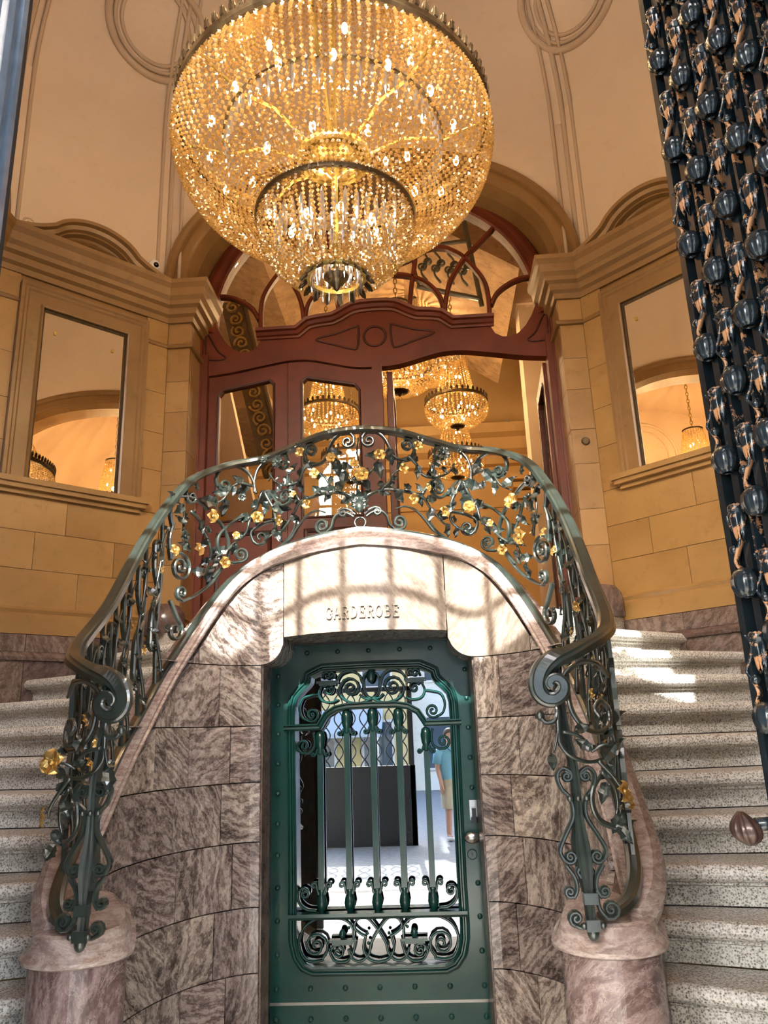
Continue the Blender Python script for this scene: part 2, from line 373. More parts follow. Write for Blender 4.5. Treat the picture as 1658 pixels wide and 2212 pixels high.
# ---- diagonal walls with mirror frames, pediments, plinths
CORN = [(0.0, 4.43), (-0.02, 4.43), (-0.024, 4.47), (-0.05, 4.485), (-0.055, 4.53), (-0.085, 4.545), (-0.09, 4.575), (-0.115, 4.60), (-0.125, 4.655), (-0.15, 4.685), (-0.155, 4.715), (0.0, 4.73)]
def trimQ(T, path, prof, mat='sandstone_trim', name='cornice', parent=None):
    mb = MB(); mb.mould(path, prof, lambda u, v, h: (u, v, h)); mb.map(T); return mb.build(name, mat, parent)
for qi, (qn, sx, sy) in enumerate(QUADS):
    T = QT(sx, sy); side = {'back_right': 'right of the arched doorway', 'back_left': 'left of the arched doorway', 'front_right': 'right of the entrance', 'front_left': 'left of the entrance'}[qn]
    W = thing('wall_' + qn, 'sandstone corner wall with mirror and curved pediment, ' + side, 'wall', T((1.94, 4.56, 0)), kind='structure')
    def D(u, w, z, T=T): return T(DG(u, w, z))
    mb = MB()
    mb.box(-0.02, DL + 0.02, -0.2, 0.0, 0, 4.75, lambda p: D(*p))
    mb.box(1.345 + 0.012, 1.60, 5.012, 5.2, 0, 4.75, T); mb.box(2.382, 2.6, 3.987, 4.2, 0, 4.75, T)
    mb.box(1.357, 1.6, 5.1, 5.31, 0, 4.75, T); mb.box(2.48, 2.67, 3.987, 4.2, 0, 4.75, T)
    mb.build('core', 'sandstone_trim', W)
    # ashlar blocks on the diagonal, the pier face and the door jamb
    g = 0.0016; t = 0.012
    def block(u0, u1, z0, z1, kind):
        b = MB(); a, c = u0 + g, u1 - g
        if kind == 'd': b.box(a, c, -0.02, t, z0 + g, z1 - g, lambda p: D(*p))
        elif kind == 'p': b.box(a, c, 5.0, 5.03, z0 + g, z1 - g, T)
        elif kind == 'j': b.box(1.345, 1.37, a, c, z0 + g, z1 - g, T)
        elif kind == 'p2': b.box(2.37, 2.40, a, c, z0 + g, z1 - g, T)
        elif kind == 'j2': b.box(a, c, 3.975, 4.0, z0 + g, z1 - g, T)
        b.build('stone_block', 'sandstone', W)
    zs = [2.25, 2.48, 2.715, 2.96]
    for i in range(3):
        cuts = [[0, .52, DL], [0, .30, .80, DL], [0, .62, DL]][i]
        for a, c in zip(cuts[:-1], cuts[1:]): block(a, c, zs[i], zs[i + 1], 'd')
    for a, c in ((0.0, .165), (DL - .165, DL)):
        zz = [2.96, 3.27, 3.55, 3.86, 4.23]
        for i in range(4): block(a, c, zz[i], zz[i + 1], 'd')
        block(a, c, 4.25, 4.43, 'd')
    pz = [2.25, 2.60, 2.85, 3.17, 3.42, 3.72, 3.96, 4.23]
    for i in range(7):
        block(1.345, 1.513, pz[i], pz[i + 1], 'p'); block(3.983, 4.15, pz[i], pz[i + 1], 'p2')
        block(5.03, 5.30, pz[i], pz[i + 1], 'j'); block(2.40, 2.66, pz[i], pz[i + 1], 'j2')
    for k_, a, c in (('p', 1.345, 1.513), ('p2', 3.983, 4.15), ('j', 5.03, 5.3), ('j2', 2.4, 2.66)): block(a, c, 4.25, 4.43, k_)
    Jp = [np.array(p) for p in J]
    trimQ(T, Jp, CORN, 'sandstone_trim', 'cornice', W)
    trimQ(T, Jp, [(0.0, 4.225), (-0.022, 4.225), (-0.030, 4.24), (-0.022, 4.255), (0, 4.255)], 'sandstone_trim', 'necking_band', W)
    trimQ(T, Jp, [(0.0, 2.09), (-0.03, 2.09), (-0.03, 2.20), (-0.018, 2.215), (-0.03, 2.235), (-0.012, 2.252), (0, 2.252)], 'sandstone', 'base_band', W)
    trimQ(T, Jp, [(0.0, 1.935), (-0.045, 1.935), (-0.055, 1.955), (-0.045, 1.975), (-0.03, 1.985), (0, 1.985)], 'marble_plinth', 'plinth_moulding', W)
    for a, c in ((0, .44), (.44, .80), (.80, DL)):
        for z0, z1 in ((1.985, 2.088), (1.45, 1.935), (0.9, 1.45), (0.3, 0.9)):
            b = MB(); b.box(a + g, c - g, -0.02, 0.028, z0 + g, z1 - g, lambda p: D(*p)); b.build('marble_slab', 'marble_plinth', W)
    # architrave round the mirror, sill, pediment
    u0, u1 = DL / 2 - .435, DL / 2 + .435; m0, m1 = DL / 2 - .285, DL / 2 + .285
    fr = MB()
    path = [(m0, 2.99), (m0, 4.225), (m1, 4.225), (m1, 2.99)]
    fr.mould(path, [(0.0, 0.0), (0.0, 0.045), (0.012, 0.05), (0.02, 0.035), (0.095, 0.035), (0.105, 0.045), (0.12, 0.045), (0.13, 0.055), (0.15, 0.055), (0.15, 0.0)], lambda u, v, h: D(u, h, v))
    fr.build('architrave', 'sandstone_trim', W)
    s_ = MB()
    for (a, c, w, z0, z1) in ((u0 - .06, u1 + .06, .085, 2.995, 3.03), (u0 - .045, u1 + .045, .07, 2.965, 2.995), (u0 - .02, u1 + .02, .04, 2.935, 2.965)):
        s_.box(a, c, -0.01, w, z0, z1, lambda p: D(*p))
    s_.build('sill', 'sandstone', W)
    c_ = DL / 2
    def ped(k=24):
        P = []
        for u in np.linspace(-.60, .60, 2 * k + 1):
            au = abs(u)
            if au > .285: q = (.60 - au) / .315; z = 4.715 + 0.10 * q ** 2.0
            else: z = 4.80 + .115 * (1 - (au / .285) ** 2) ** .75 + .015
            P.append((c_ + u, z))
        return P
    PP = ped()
    pd = MB(); pd.slab(PP, [(u, 4.70) for u, z in PP], lambda u, v, h: D(u, h, v), -0.05, 0.03); pd.build('tympanum', 'sandstone_trim', W)
    pm = MB(); pm.mould(PP, [(0.0, 0.0), (0.0, 0.155), (-0.022, 0.15), (-0.03, 0.12), (-0.055, 0.11), (-0.065, 0.085), (-0.075, 0.085), (-0.085, 0.05), (-0.10, 0.04), (-0.10, 0.0)], lambda u, v, h: D(u, h, v)); pm.build('pediment_moulding', 'sandstone_trim', W)
    ip = [(c_ + u, 4.745 + .075 * max(0, 1 - (u / .24) ** 2) ** .6) for u in np.linspace(-.24, .24, 21)]
    lm = MB(); lm.mould(ip, [(0.0, 0.02), (0.0, 0.05), (-0.012, 0.06), (-0.025, 0.045), (-0.025, 0.02)], lambda u, v, h: D(u, h, v)); lm.build('lunette_moulding', 'sandstone_trim', W)
    lp = MB(); lp.slab([(u, z - .02) for u, z in ip], [(u, 4.73) for u, z in ip], lambda u, v, h: D(u, h, v), 0.0, 0.034); lp.build('lunette_panel', 'stucco_brown' if 0 else 'sandstone_trim', W)
    # the mirror itself
    lab = {'back_right': 'tall wall mirror right of the arched doorway, by the open iron door', 'back_left': 'tall wall mirror left of the arched doorway under a curved pediment',
           'front_right': 'tall wall mirror right of the street entrance', 'front_left': 'tall wall mirror left of the street entrance'}[qn]
    mt = thing('wall_mirror', lab, 'mirror', D(c_, 0, 3.03), group='tall mirrors set in the corner walls')
    g_ = MB(); g_.box(m0 + .012, m1 - .012, 0.006, 0.016, 3.032, 4.215, lambda p: D(*p)); g_.build('mirror_glass', 'mirror_silver', mt)
    fr = MB(); fr.mould([(m0, 3.03), (m0, 4.222), (m1, 4.222), (m1, 3.03)], [(-0.001, 0.004), (-0.001, 0.03), (-0.006, 0.032), (-0.016, 0.018), (-0.016, 0.004)], lambda u, v, h: D(u, h, v)); fr.build('frame', 'bronze', mt)
    for k in (0.16, 0.84):
        cl = MB(); u = m0 + (m1 - m0) * k; cl.box(u - .008, u + .008, 0.014, 0.022, 4.06, 4.085, lambda p: D(*p)); cl.build('mirror_clip', 'brass', mt)

# ---- arches: stone archivolt in each arm
ARCH_PROF = [(0.0, 0.0), (0.0, -0.055), (-0.03, -0.06), (-0.045, -0.04), (-0.055, -0.04), (-0.06, -0.012), (-0.13, -0.012), (-0.14, 0.0), (-0.15, 0.0), (-0.19, 0.10), (-0.20, 0.28), (-0.20, 0.34), (0.0, 0.34)]
AP = [(x, z) for x, z in arch_pts(1.55, 1.10, 4.72, 2.2, 48)]
ARMS = [('back', lambda u, v, h: (u, 5.0 + h, v)), ('front', lambda u, v, h: (u, 2 * CY - 5.0 - h, v)), ('left', lambda u, v, h: (-(2.37 + h), CY + u, v)), ('right', lambda u, v, h: (2.37 + h, CY + u, v))]
for an, A in ARMS:
    mb = MB(); mb.mould(AP[::-1], ARCH_PROF, A)
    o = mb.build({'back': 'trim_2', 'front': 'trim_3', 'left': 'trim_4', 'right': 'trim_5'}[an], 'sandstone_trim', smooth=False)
    tag(o, {'back': 'moulded stone arch over the mahogany doors', 'front': 'moulded stone arch over the street entrance', 'left': 'moulded stone arch of the left-hand side bay', 'right': 'moulded stone arch of the right-hand side bay'}[an], 'arch', kind='structure')

# ---- vault: lunette walls, corner walls, dome, mouldings
ZD = 6.10
C_ = thing('ceiling', 'cream plaster vault with round mouldings above the chandelier', 'ceiling', (0, CY, ZD), kind='structure')
for an, A in ARMS:
    mb = MB(); xs = [x for x, z in AP]
    mb.slab([(x, ZD) for x, z in AP], [(x, min(z + .01, ZD)) for x, z in AP], A, -0.005, 0.3); mb.build('lunette_wall', 'plaster', C_)
for qn, sx, sy in QUADS:
    T = QT(sx, sy); mb = MB(); mb.box(-0.03, DL + .03, -0.15, -0.01, 4.70, ZD, lambda p, T=T: T(DG(*p))); mb.build('corner_wall', 'plaster', C_)
plan_poly = []
base = [(1.55, 2.37), (2.37, 1.55)]
for k in range(4):
    a = PI / 2 * k; c, s = round(math.cos(a)), round(math.sin(a))
    for (x, y) in [base[1], base[0]] : plan_poly.append((c * x - s * y, s * x + c * y))
def rpoly(phi):
    d = np.array([math.cos(phi), math.sin(phi)]); best = 9
    n = len(plan_poly)
    for i in range(n):
        a = np.array(plan_poly[i]); b = np.array(plan_poly[(i + 1) % n]); e = b - a; den = d[0] * e[1] - d[1] * e[0]
        if abs(den) < 1e-9: continue
        t = (a[0] * e[1] - a[1] * e[0]) / den; u = (a[0] * d[1] - a[1] * d[0]) / den
        if t > 0 and -1e-6 <= u <= 1 + 1e-6: best = min(best, t)
    return best
def dome(phi, t, lift=0.0):
    r0 = rpoly(phi); k = t * t * (3 - 2 * t); zb = 6.0; r = (r0 * (1 - k) + 2.62 * k) * math.cos(t * PI / 2) ** 0.9 - lift
    return np.array([r * math.cos(phi), CY + r * math.sin(phi), zb + (8.4 - zb) * math.sin(t * PI / 2) - lift * .6])
NPH = 128
mb = MB(); mb.grid([[dome(2 * PI * j / NPH + .0001, t) for j in range(NPH)] for t in np.linspace(-.01, .999, 44)], False, True, False); mb.f = [q[::-1] for q in mb.f]; mb.build('dome', 'plaster', C_, smooth=True, recalc=False)
for k in range(4):
    ph = (math.radians(51.5), PI - math.radians(51.5), -math.radians(51.5), PI + math.radians(51.5))[k]
    for rr, rad in ((.37, .030), (.32, .016), (.27, .016)):
        pts = [dome(ph + rr / 2.57 * math.cos(a), .24 + rr / 3.65 * math.sin(a), .008) for a in np.linspace(0, 2 * PI, 48, endpoint=False)]
        mb = MB(); mb.tube(pts, rad, 6, (0, 0.02, 1), closed=True); mb.build('round_moulding', 'plaster_shaded', C_, smooth=True)
    for b0 in (math.atan2(2.37, 1.55), math.atan2(1.55, 2.37)):
        for e in (-.028, .0, .028):
            ph2 = k * PI / 2 + b0 + e
            pts = [dome(ph2, 0, .0) * np.array([1, 1, 0]) + np.array([0, 0, z]) for z in (4.78, 5.0, 5.4, 5.8)] + [dome(ph2, t, .004) for t in np.linspace(0.02, .42, 14)]
            cen = np.array([0, CY, 0]); pts = [p - (p - cen) * np.array([1, 1, 0]) * .004 for p in pts]
            mb = MB(); mb.tube(pts, .015 if e else .022, 6, (1, 0.3, 0)); mb.build('rib_moulding', 'plaster_shaded', C_, smooth=True)
    for b0, sg in ((math.atan2(2.37, 1.55), -1), (math.atan2(1.55, 2.37), 1)):     # curled ends of the ribs
        ph2 = k * PI / 2 + b0 + sg * .05; r = rpoly(ph2) - .012
        e1 = np.array([-math.sin(ph2), math.cos(ph2), 0]) * -sg; c0 = np.array([r * math.cos(ph2), CY + r * math.sin(ph2), 4.84]) - e1 * .02
        pts = [c0 + e1 * x + np.array([0, 0, z]) for x, z in spiral2((0, 0), .05, .012, -PI / 2, 1.4)]
        mb = MB(); mb.tube(pts, .008, 5, tuple(np.array([math.cos(ph2), math.sin(ph2), 0]))); mb.build('curl_moulding', 'plaster_shaded', C_, smooth=True)
# side walls under the side arches and the bays behind them
for an, s in (('left', -1), ('right', 1)):
    mb = MB(); mb.box(s * 2.66, s * 2.80, CY - 1.6, CY + 1.6, 0, 4.55)
    tag(mb.build('wall_' + an, 'sandstone'), f'plain sandstone wall behind the {an} flight of stairs', 'wall', kind='structure')
    B = thing('ceiling_' + an + '_bay', f'plaster vault of the {an} side bay seen in the mirrors', 'ceiling', (s * 3.9, CY, 4.5), kind='structure')
    prof = arch_pts(1.75, 1.5, 4.9, 2.2, 24); prof = [(1.75, 4.5)] + prof + [(-1.75, 4.5)]
    mb = MB(); mb.grid([[(s * x, CY + u, v) for u, v in prof] for x in (2.68, 4.0, 5.4)]); mb.build('barrel_vault', 'plaster', B, smooth=True)
    mb = MB(); mb.box(s * 5.38, s * 5.5, CY - 1.9, CY + 1.9, 4.4, 6.6); mb.build('end_wall', 'plaster', B)
    mb = MB(); mb.box(s * 2.66, s * 5.4, CY - 1.9, CY + 1.9, 4.4, 4.55); mb.build('ledge', 'sandstone', B)
    for rad, rr in ((.55, .025), (.42, .015)):
        mb = MB(); mb.tube([(s * 5.37, CY + rad * math.cos(a), 5.6 + rad * math.sin(a)) for a in np.linspace(0, 2 * PI, 40, endpoint=False)], rr, 6, (1, 0, 0), closed=True); mb.build('round_moulding', 'plaster', B, smooth=True)

# front wall over the entrance: transom, grid fanlight, outer facade
F = thing('wall_front', 'front wall with the street entrance and its gridded fanlight', 'wall', (0, .1, 0), kind='structure')
mb = MB()
for s in (-1, 1): mb.box(s * 1.36, s * 8.0, -0.35, -0.02, 0, 9.0)
mb.box(-1.36, 1.36, -.35, -.02, 5.85, 9.0); mb.build('facade', 'limestone', F)
fa = arch_pts(1.34, 1.10, 4.72, 2.2, 40)
mb = MB(); mb.slab([(x, 5.9) for x, z in fa], [(x, min(5.89, z)) for x, z in fa], lambda u, v, h: (u, h, v), -.34, -.05); mb.build('arch_spandrel', 'limestone', F)
FW = thing('window_1', 'gridded fanlight above the street entrance', 'window', (0, .02, 4.6), kind='structure')
mb = MB(); mb.box(-1.345, 1.345, -.06, .06, 3.45, 4.12); mb.build('transom_rail', 'mahogany_dark', FW)
mb = MB(); mb.mould(fa[::-1], [(0, -.05), (0, .05), (-.06, .05), (-.06, -.05)], lambda u, v, h: (u, .0 + h, v)); mb.build('arch_frame', 'mahogany_dark', FW)
def vert_bar(x):
    b = MB(); b.box(x - .019, x + .019, -.012, .012, 4.10, se(1.33, 1.09, 4.72, 2.2, x)); b.build('glazing_bar', 'mahogany_dark', FW)
for i in range(-5, 6): vert_bar(.222 * i - .11)
for z in (4.18, 4.42, 4.66, 4.90, 5.14, 5.38, 5.62):
    h = (max(0, 1 - (max(0, z - 4.72) / 1.09) ** 2.2)) ** (1 / 2.2) * 1.33
    b = MB(); b.box(-h, h, -.012, .012, z - .019, z + .019); b.build('glazing_bar', 'mahogany_dark', FW)

CN = thing('entrance_sun_block', 'added sun-blocking roof over the pavement outside the street entrance', 'sun block', (0, -.35, 4.2))  # unseen roof added to keep the low sun out of the doorway
mb = MB(); mb.box(-2.6, 2.6, -4.4, -.36, 4.20, 4.26); mb.build('sun_block_roof', 'facade_pale', CN)  # pale so that its underside bounces street light into the hall
for s in (-2.5, 0, 2.5):
    mb = MB(); mb.tube([(s, -4.3, 4.26), (s, -.36, 4.27)] if s else [(s, -4.35, 4.19), (s, -.36, 4.19)], .025, 8, (1, 0, 0)); mb.build('sun_block_stay', 'frame_black', CN)
mb = MB(); mb.box(-2.6, 2.6, -4.44, -4.4, 4.12, 4.28); mb.build('sun_block_fascia', 'frame_black', CN)
# ================================================================ HORSESHOE STAIR
HALF_W = [(0, 3.50), (.2, 3.525), (.35, 3.60), (.5, 3.67), (.62, 3.62), (.74, 3.49), (.83, 3.29), (.875, 3.05), (.865, 2.83), (.81, 2.64), (.73, 2.5), (.66, 2.43)]
HALF_C = [(0, 3.53), (.2, 3.555), (.36, 3.63), (.5, 3.70), (.64, 3.66), (.77, 3.52), (.865, 3.31), (.91, 3.06), (.91, 2.8), (.885, 2.58), (.84, 2.44), (.77, 2.365), (.70, 2.335)]
class Path:
    def __init__(s, half):
        s.L = cm([(-x, y) for x, y in half[::-1]] + half[1:], 24)
        s.S = np.concatenate([[0], np.cumsum(np.linalg.norm(np.diff(s.L, axis=0), axis=1))]); s.S -= s.S[-1] / 2; s.end = s.S[-1]
        t = np.gradient(s.L, axis=0); t /= np.linalg.norm(t, axis=1)[:, None]; s.nrm = np.stack([-t[:, 1], t[:, 0]], 1)   # away from the niche centre
    def __call__(s, q): return np.array([np.interp(q, s.S, s.L[:, 0]), np.interp(q, s.S, s.L[:, 1])])
    def n(s, q):
        v = np.array([np.interp(q, s.S, s.nrm[:, 0]), np.interp(q, s.S, s.nrm[:, 1])]); return v / np.linalg.norm(v)
WALL, CEN = Path(HALF_W), Path(HALF_C)
CAPZ = [(0, 2.385), (.2, 2.365), (.45, 2.335), (.56, 2.30), (.66, 2.235), (.76, 2.13), (.92, 1.93), (1.08, 1.74), (1.22, 1.58), (1.36, 1.44), (1.5, 1.31), (1.65, 1.19), (1.8, 1.09), (1.95, 1.01), (2.08, .955), (2.25, .935)]
RAILZ = [(0, 2.905), (.15, 2.895), (.3, 2.87), (.56, 2.835), (.74, 2.785), (.95, 2.66), (1.1, 2.50), (1.2, 2.385), (1.3, 2.265), (1.42, 2.12), (1.55, 1.98), (1.73, 1.855), (1.92, 1.76), (2.04, 1.715), (2.3, 1.66)]
def smooth_interp(tab):
    P = cm(tab, 10); return lambda s: float(np.interp(abs(s), P[:, 0], P[:, 1]))
capz, railz = smooth_interp(CAPZ), smooth_interp(RAILZ)
RW = CEN.end / WALL.end
def wtop(s): return capz(s * RW) - .055

ST = thing('staircase_wall', 'curved mauve marble parapet wall between the two stair flights', 'wall', (0, 3.6, 0), kind='structure')
# core behind the slabs
for sg in (-1, 1):
    mb = MB(); ss = np.linspace(.535, WALL.end - .02, 40) * sg; rings = []
    for s in ss:
        p, n = WALL(s), WALL.n(s); a = p + n * .024; b = p + n * .135; zt = wtop(s) + .01
        rings.append([(a[0], a[1], 0), (b[0], b[1], 0), (b[0], b[1], zt), (a[0], a[1], zt)])
    mb.grid(rings, False, True); mb.build('wall_core', 'marble_plinth', ST)
# slabs
sj = next(s for s in np.linspace(.3, .8, 500) if WALL(s)[0] >= .5)        # arc length at the door jamb
zc = [0.0, .235, .485, .742, 1.007, 1.26, 1.508, 1.785]
cutsets = [[sj, .72, .98, 1.25, 1.5, 1.75, WALL.end], [sj, .68, .90, 1.12, 1.40, 1.65, WALL.end], [sj, .74, 1.0, 1.3, 1.6, WALL.end], [sj, .66, .95, 1.2, 1.5, WALL.end]]
def slab_s(s0, s1, z0, z1, nseg, name, mat, par, thick=.026, zbot=None, ztop=None, backY=None):
    ss = np.linspace(s0, s1, nseg + 1); rings = []
    for s in ss:
        p, n = WALL(s), WALL.n(s); a = p; b = p + n * thick
        if backY is not None: b = np.array([p[0], backY])
        zb = z0 if zbot is None else zbot(p[0]); zt = min(z1, wtop(s)) if ztop is None else ztop(s)
        if zt < zb + .004: zt = zb + .004
        rings.append([(a[0], a[1], zb), (b[0], b[1], zb), (b[0], b[1], zt), (a[0], a[1], zt)])
    mb = MB(); mb.grid(rings, False, True); return mb.build(name, mat, par)
gp = .0024
for sg in (-1, 1):
    for i in range(len(zc) - 1):
        cs = cutsets[(i + (sg > 0)) % 4]
        for a, c in zip(cs[:-1], cs[1:]):
            if wtop(a) < zc[i] + .03: continue
            o = slab_s(sg * (a + gp), sg * (c - gp), zc[i] + gp, zc[i + 1] - gp, max(3, int((c - a) / .04)), 'marble_slab', 'marble_mauve', ST)
    # slabs above the jamb course, outside the haunch
    for a, c in ((.86, 1.1), (1.1, 1.35)):
        if wtop(a) > 1.80: slab_s(sg * (a + gp), sg * (c - gp), 1.785 + gp, 9, 6, 'marble_slab', 'marble_mauve', ST)
    # haunch with the rounded ear over the door corner
    def ear(x):
        x = abs(x)
        if x >= .5: return 1.785 + gp
        return 1.905 - math.sqrt(max(0, .116 ** 2 - (.5 - x) ** 2))
    s0 = next(s for s in np.linspace(.2, .6, 800) if WALL(s)[0] >= .386)
    o = slab_s(sg * (s0 + gp), sg * (.86 - gp), 0, 9, 26, 'haunch_slab', 'marble_mauve' if sg < 0 else 'marble_lintel', ST, zbot=ear, backY=3.95)
o = slab_s(-s0 + gp, s0 - gp, 0, 9, 30, 'lintel', 'marble_lintel', ST, zbot=lambda x: 1.908, backY=3.95)
for sg in (-1, 1):                                                       # jamb returns beside the iron door frame
    mb = MB(); mb.box(sg * .517, sg * .60, 3.70, 4.0, 0, 1.785); mb.build('jamb_slab', 'marble_plinth', ST)
# raised letters
GLY = {'G': [[(.95, .78), (.75, .97), (.5, 1), (.22, .9), (.06, .65), (.06, .35), (.22, .1), (.5, 0), (.75, .04), (.92, .2), (.92, .45)], [(.65, .45), (1.05, .45)], [(.95, .95), (.95, .72)]],
       'A': [[(.08, 0), (.5, 1), (.92, 0)], [(.25, .36), (.75, .36)], [(-.05, 0), (.22, 0)], [(.76, 0), (1.06, 0)]],
       'R': [[(.2, 0), (.2, 1)], [(.02, 1), (.6, 1), (.85, .88), (.87, .65), (.62, .5), (.2, .5)], [(.55, .5), (.85, 0), (1.05, 0)], [(.02, 0), (.4, 0)]],
       'D': [[(.2, 0), (.2, 1)], [(.02, 1), (.5, 1), (.8, .88), (.95, .6), (.95, .4), (.8, .12), (.5, 0), (.02, 0)]],
       'E': [[(.2, 0), (.2, 1)], [(.02, 1), (.9, 1), (.9, .78)], [(.2, .52), (.65, .52)], [(.65, .64), (.65, .4)], [(.02, 0), (.95, 0), (.95, .24)]],
       'O': [[(.5, 1), (.22, .9), (.06, .65), (.06, .35), (.22, .1), (.5, 0), (.78, .1), (.94, .35), (.94, .65), (.78, .9), (.5, 1)]],
       'B': [[(.2, 0), (.2, 1)], [(.02, 1), (.6, 1), (.84, .88), (.84, .66), (.6, .54), (.2, .54)], [(.6, .54), (.9, .42), (.92, .15), (.65, 0), (.02, 0)]]}
LW, LH, adv = .0285, .052, .0385
word = 'GARDEROBE'
for i, ch in enumerate(word):
    s0_ = -.5 * adv * len(word) + adv * i + (adv - LW) / 2; mb = MB()
    for stt in GLY[ch]:
        P = []; Nn = []
        for x, y in stt:
            s = s0_ + x * LW; p, n = WALL(s), WALL.n(s); P.append((p[0] - n[0] * .004, p[1] - n[1] * .004, 1.968 + y * LH)); Nn.append((-n[0], -n[1], 0))
        mb.bar(P, .0065, .013, Nn)
    mb.build('raised_letter', 'marble_lintel', ST)
# moulded cap
CP = [(-.045, -.075), (-.056, -.055), (-.058, -.042), (-.050, -.034), (-.052, -.016), (-.044, 0), (.062, 0), (.075, -.014), (.088, -.03), (.098, -.05), (.09, -.075)]
mb = MB(); rings = []
for s in np.linspace(-CEN.end + .16, CEN.end - .16, 160):
    p, n = CEN(s), CEN.n(s); k_ = min(1, max(0, (abs(s) - (CEN.end - .42)) / .26)); z = capz(s) - .022 * k_; w_ = 1 - .62 * k_ ** 2; rings.append([(p[0] + n[0] * a * w_, p[1] + n[1] * a * w_, z + h) for a, h in CP])
mb.grid(rings, False, True); mb.build('moulded_cap', 'marble_cap', ST, smooth=False)
for sg in (-1, 1):                                                       # round pedestals at the feet of the flights
    pc = (.765 * sg, 2.455)
    mb = MB()
    def rim(r, z, back=.16):
        out = []
        for k in range(72):
            a = 2 * PI * k / 72; x, y = r * math.cos(a), r * math.sin(a)
            if y > 0: y *= 1.9; x += .05 * sg * min(1, y / .2)
            out.append((pc[0] + x, pc[1] + y, z + max(0, y) * .25 * (z > .8)))
        return out
    mb.grid([rim(.142, 0), rim(.142, .30), rim(.138, .31), rim(.138, .855)], False, True); mb.build('pedestal', 'marble_pedestal', ST, smooth=False)
    mb = MB(); mb.grid([rim(.145, .855), rim(.160, .862), rim(.163, .874), rim(.150, .885), rim(.138, .905), rim(.128, .93), rim(.116, .938), rim(.07, .938), rim(.004, .938)], False, True); mb.build('pedestal_cap', 'marble_cap', ST, smooth=False)

# steps
AIN = {1: -54, 2: -46, 3: -36.5, 4: -26.5, 5: -17, 6: -8, 7: .5, 8: 9, 9: 17, 10: 24, 11: 31, 12: 38, 13: 45, 14: 52, 15: 60, 16: 70}
AOUT = {1: -58, 2: -50, 3: -40.5, 4: -31, 5: -22, 6: -14, 7: -6, 8: 3, 9: 11, 10: 19, 11: 26, 12: 32, 13: 38, 14: 45.5, 15: 54, 16: 66}
def nose(k):
    ai, ao = math.radians(AIN[k]), math.radians(AOUT[k])
    a = np.array([.985 * math.cos(ai), 3 + .985 * math.sin(ai)]); b = np.array([1.75 * math.cos(ao), 3 + 1.75 * math.sin(ao)])
    d = b - a; ts = [(2.36 - a[0]) / d[0]]
    den = d[0] + d[1]
    if abs(den) > 1e-6:
        t = (6.49 - a[0] - a[1]) / den
        if t > 0: ts.append(t)
    ts = [t for t in ts if t > 0]
    t = min(ts); return a, a + d * t
for sg, sn in ((-1, 'left'), (1, 'right')):
    FL = thing('stair_flight', f'curved flight of speckled granite steps, {sn} of the iron door', 'stairs', (sg * 1.6, 3.0, 0), kind='structure', group='granite stair flights')
    for k in range(1, 15):
        a0, b0 = nose(k); a1, b1 = nose(k + 1); zt = RISE * k
        prof = [(.026, -RISE + .004), (.026, -.074), (.014, -.068), (.014, -.058), (.006, -.058), (-.012, -.053), (-.024, -.043), (-.029, -.030), (-.026, -.016), (-.016, -.004), (-.004, 0.0)]
        mb = MB(); rings = []
        for t, rec in ((0, 0), (.055, 0), (.06, .008), (.5, .008), (.94, .008), (.945, 0), (1, 0)):
            A0 = a0 + (b0 - a0) * t; A1 = a1 + (b1 - a1) * t; D_ = A1 - A0; L_ = np.linalg.norm(D_); D_ = D_ / L_
            ring = []
            for i, (d, h) in enumerate(prof):
                q = A0 + D_ * (d + (rec if i < 2 else 0)); ring.append((sg * q[0], q[1], zt + h))
            q = A0 + D_ * (L_ + .03); ring += [(sg * q[0], q[1], zt), (sg * q[0], q[1], zt - RISE + .004)]
            rings.append(ring)
        mb.grid(rings, False, True); mb.build('step', 'granite', FL)
# landing
mb = MB()
a15, b15 = nose(15); P = [CEN(s) + CEN.n(s) * .02 for s in np.linspace(-.50, .50, 31)]
P = [tuple(p) for p in P] + [tuple(a15), tuple(b15), (1.60, 4.9), (1.37, 5.2), (1.37, 5.5), (-1.37, 5.5), (-1.37, 5.2), (-1.60, 4.9), (-b15[0], b15[1]), (-a15[0], a15[1])]
mb.poly(P, lambda u, v, h: (u, v, h), LAND - .14, LAND); tag(mb.build('floor_landing', 'granite'), 'granite landing behind the railing in front of the mahogany doors', 'landing', kind='structure')
# ================================================================ WROUGHT-IRON RAILING
RL = thing('stair_railing', 'wrought-iron railing with vines and gilt flowers over the marble parapet', 'railing', (0, 3.53, 2.38))
def RS(s, z, d=0.0):
    p, n = CEN(s), CEN.n(s); return np.array([p[0] + n[0] * d, p[1] + n[1] * d, z])
def RN(s): n = CEN.n(s); return np.array([-n[0], -n[1], 0.0])
E_ = CEN.end
def rail_path(zf, s_end, n=140): return [RS(s, zf(s)) for s in np.linspace(-s_end, s_end, n)]
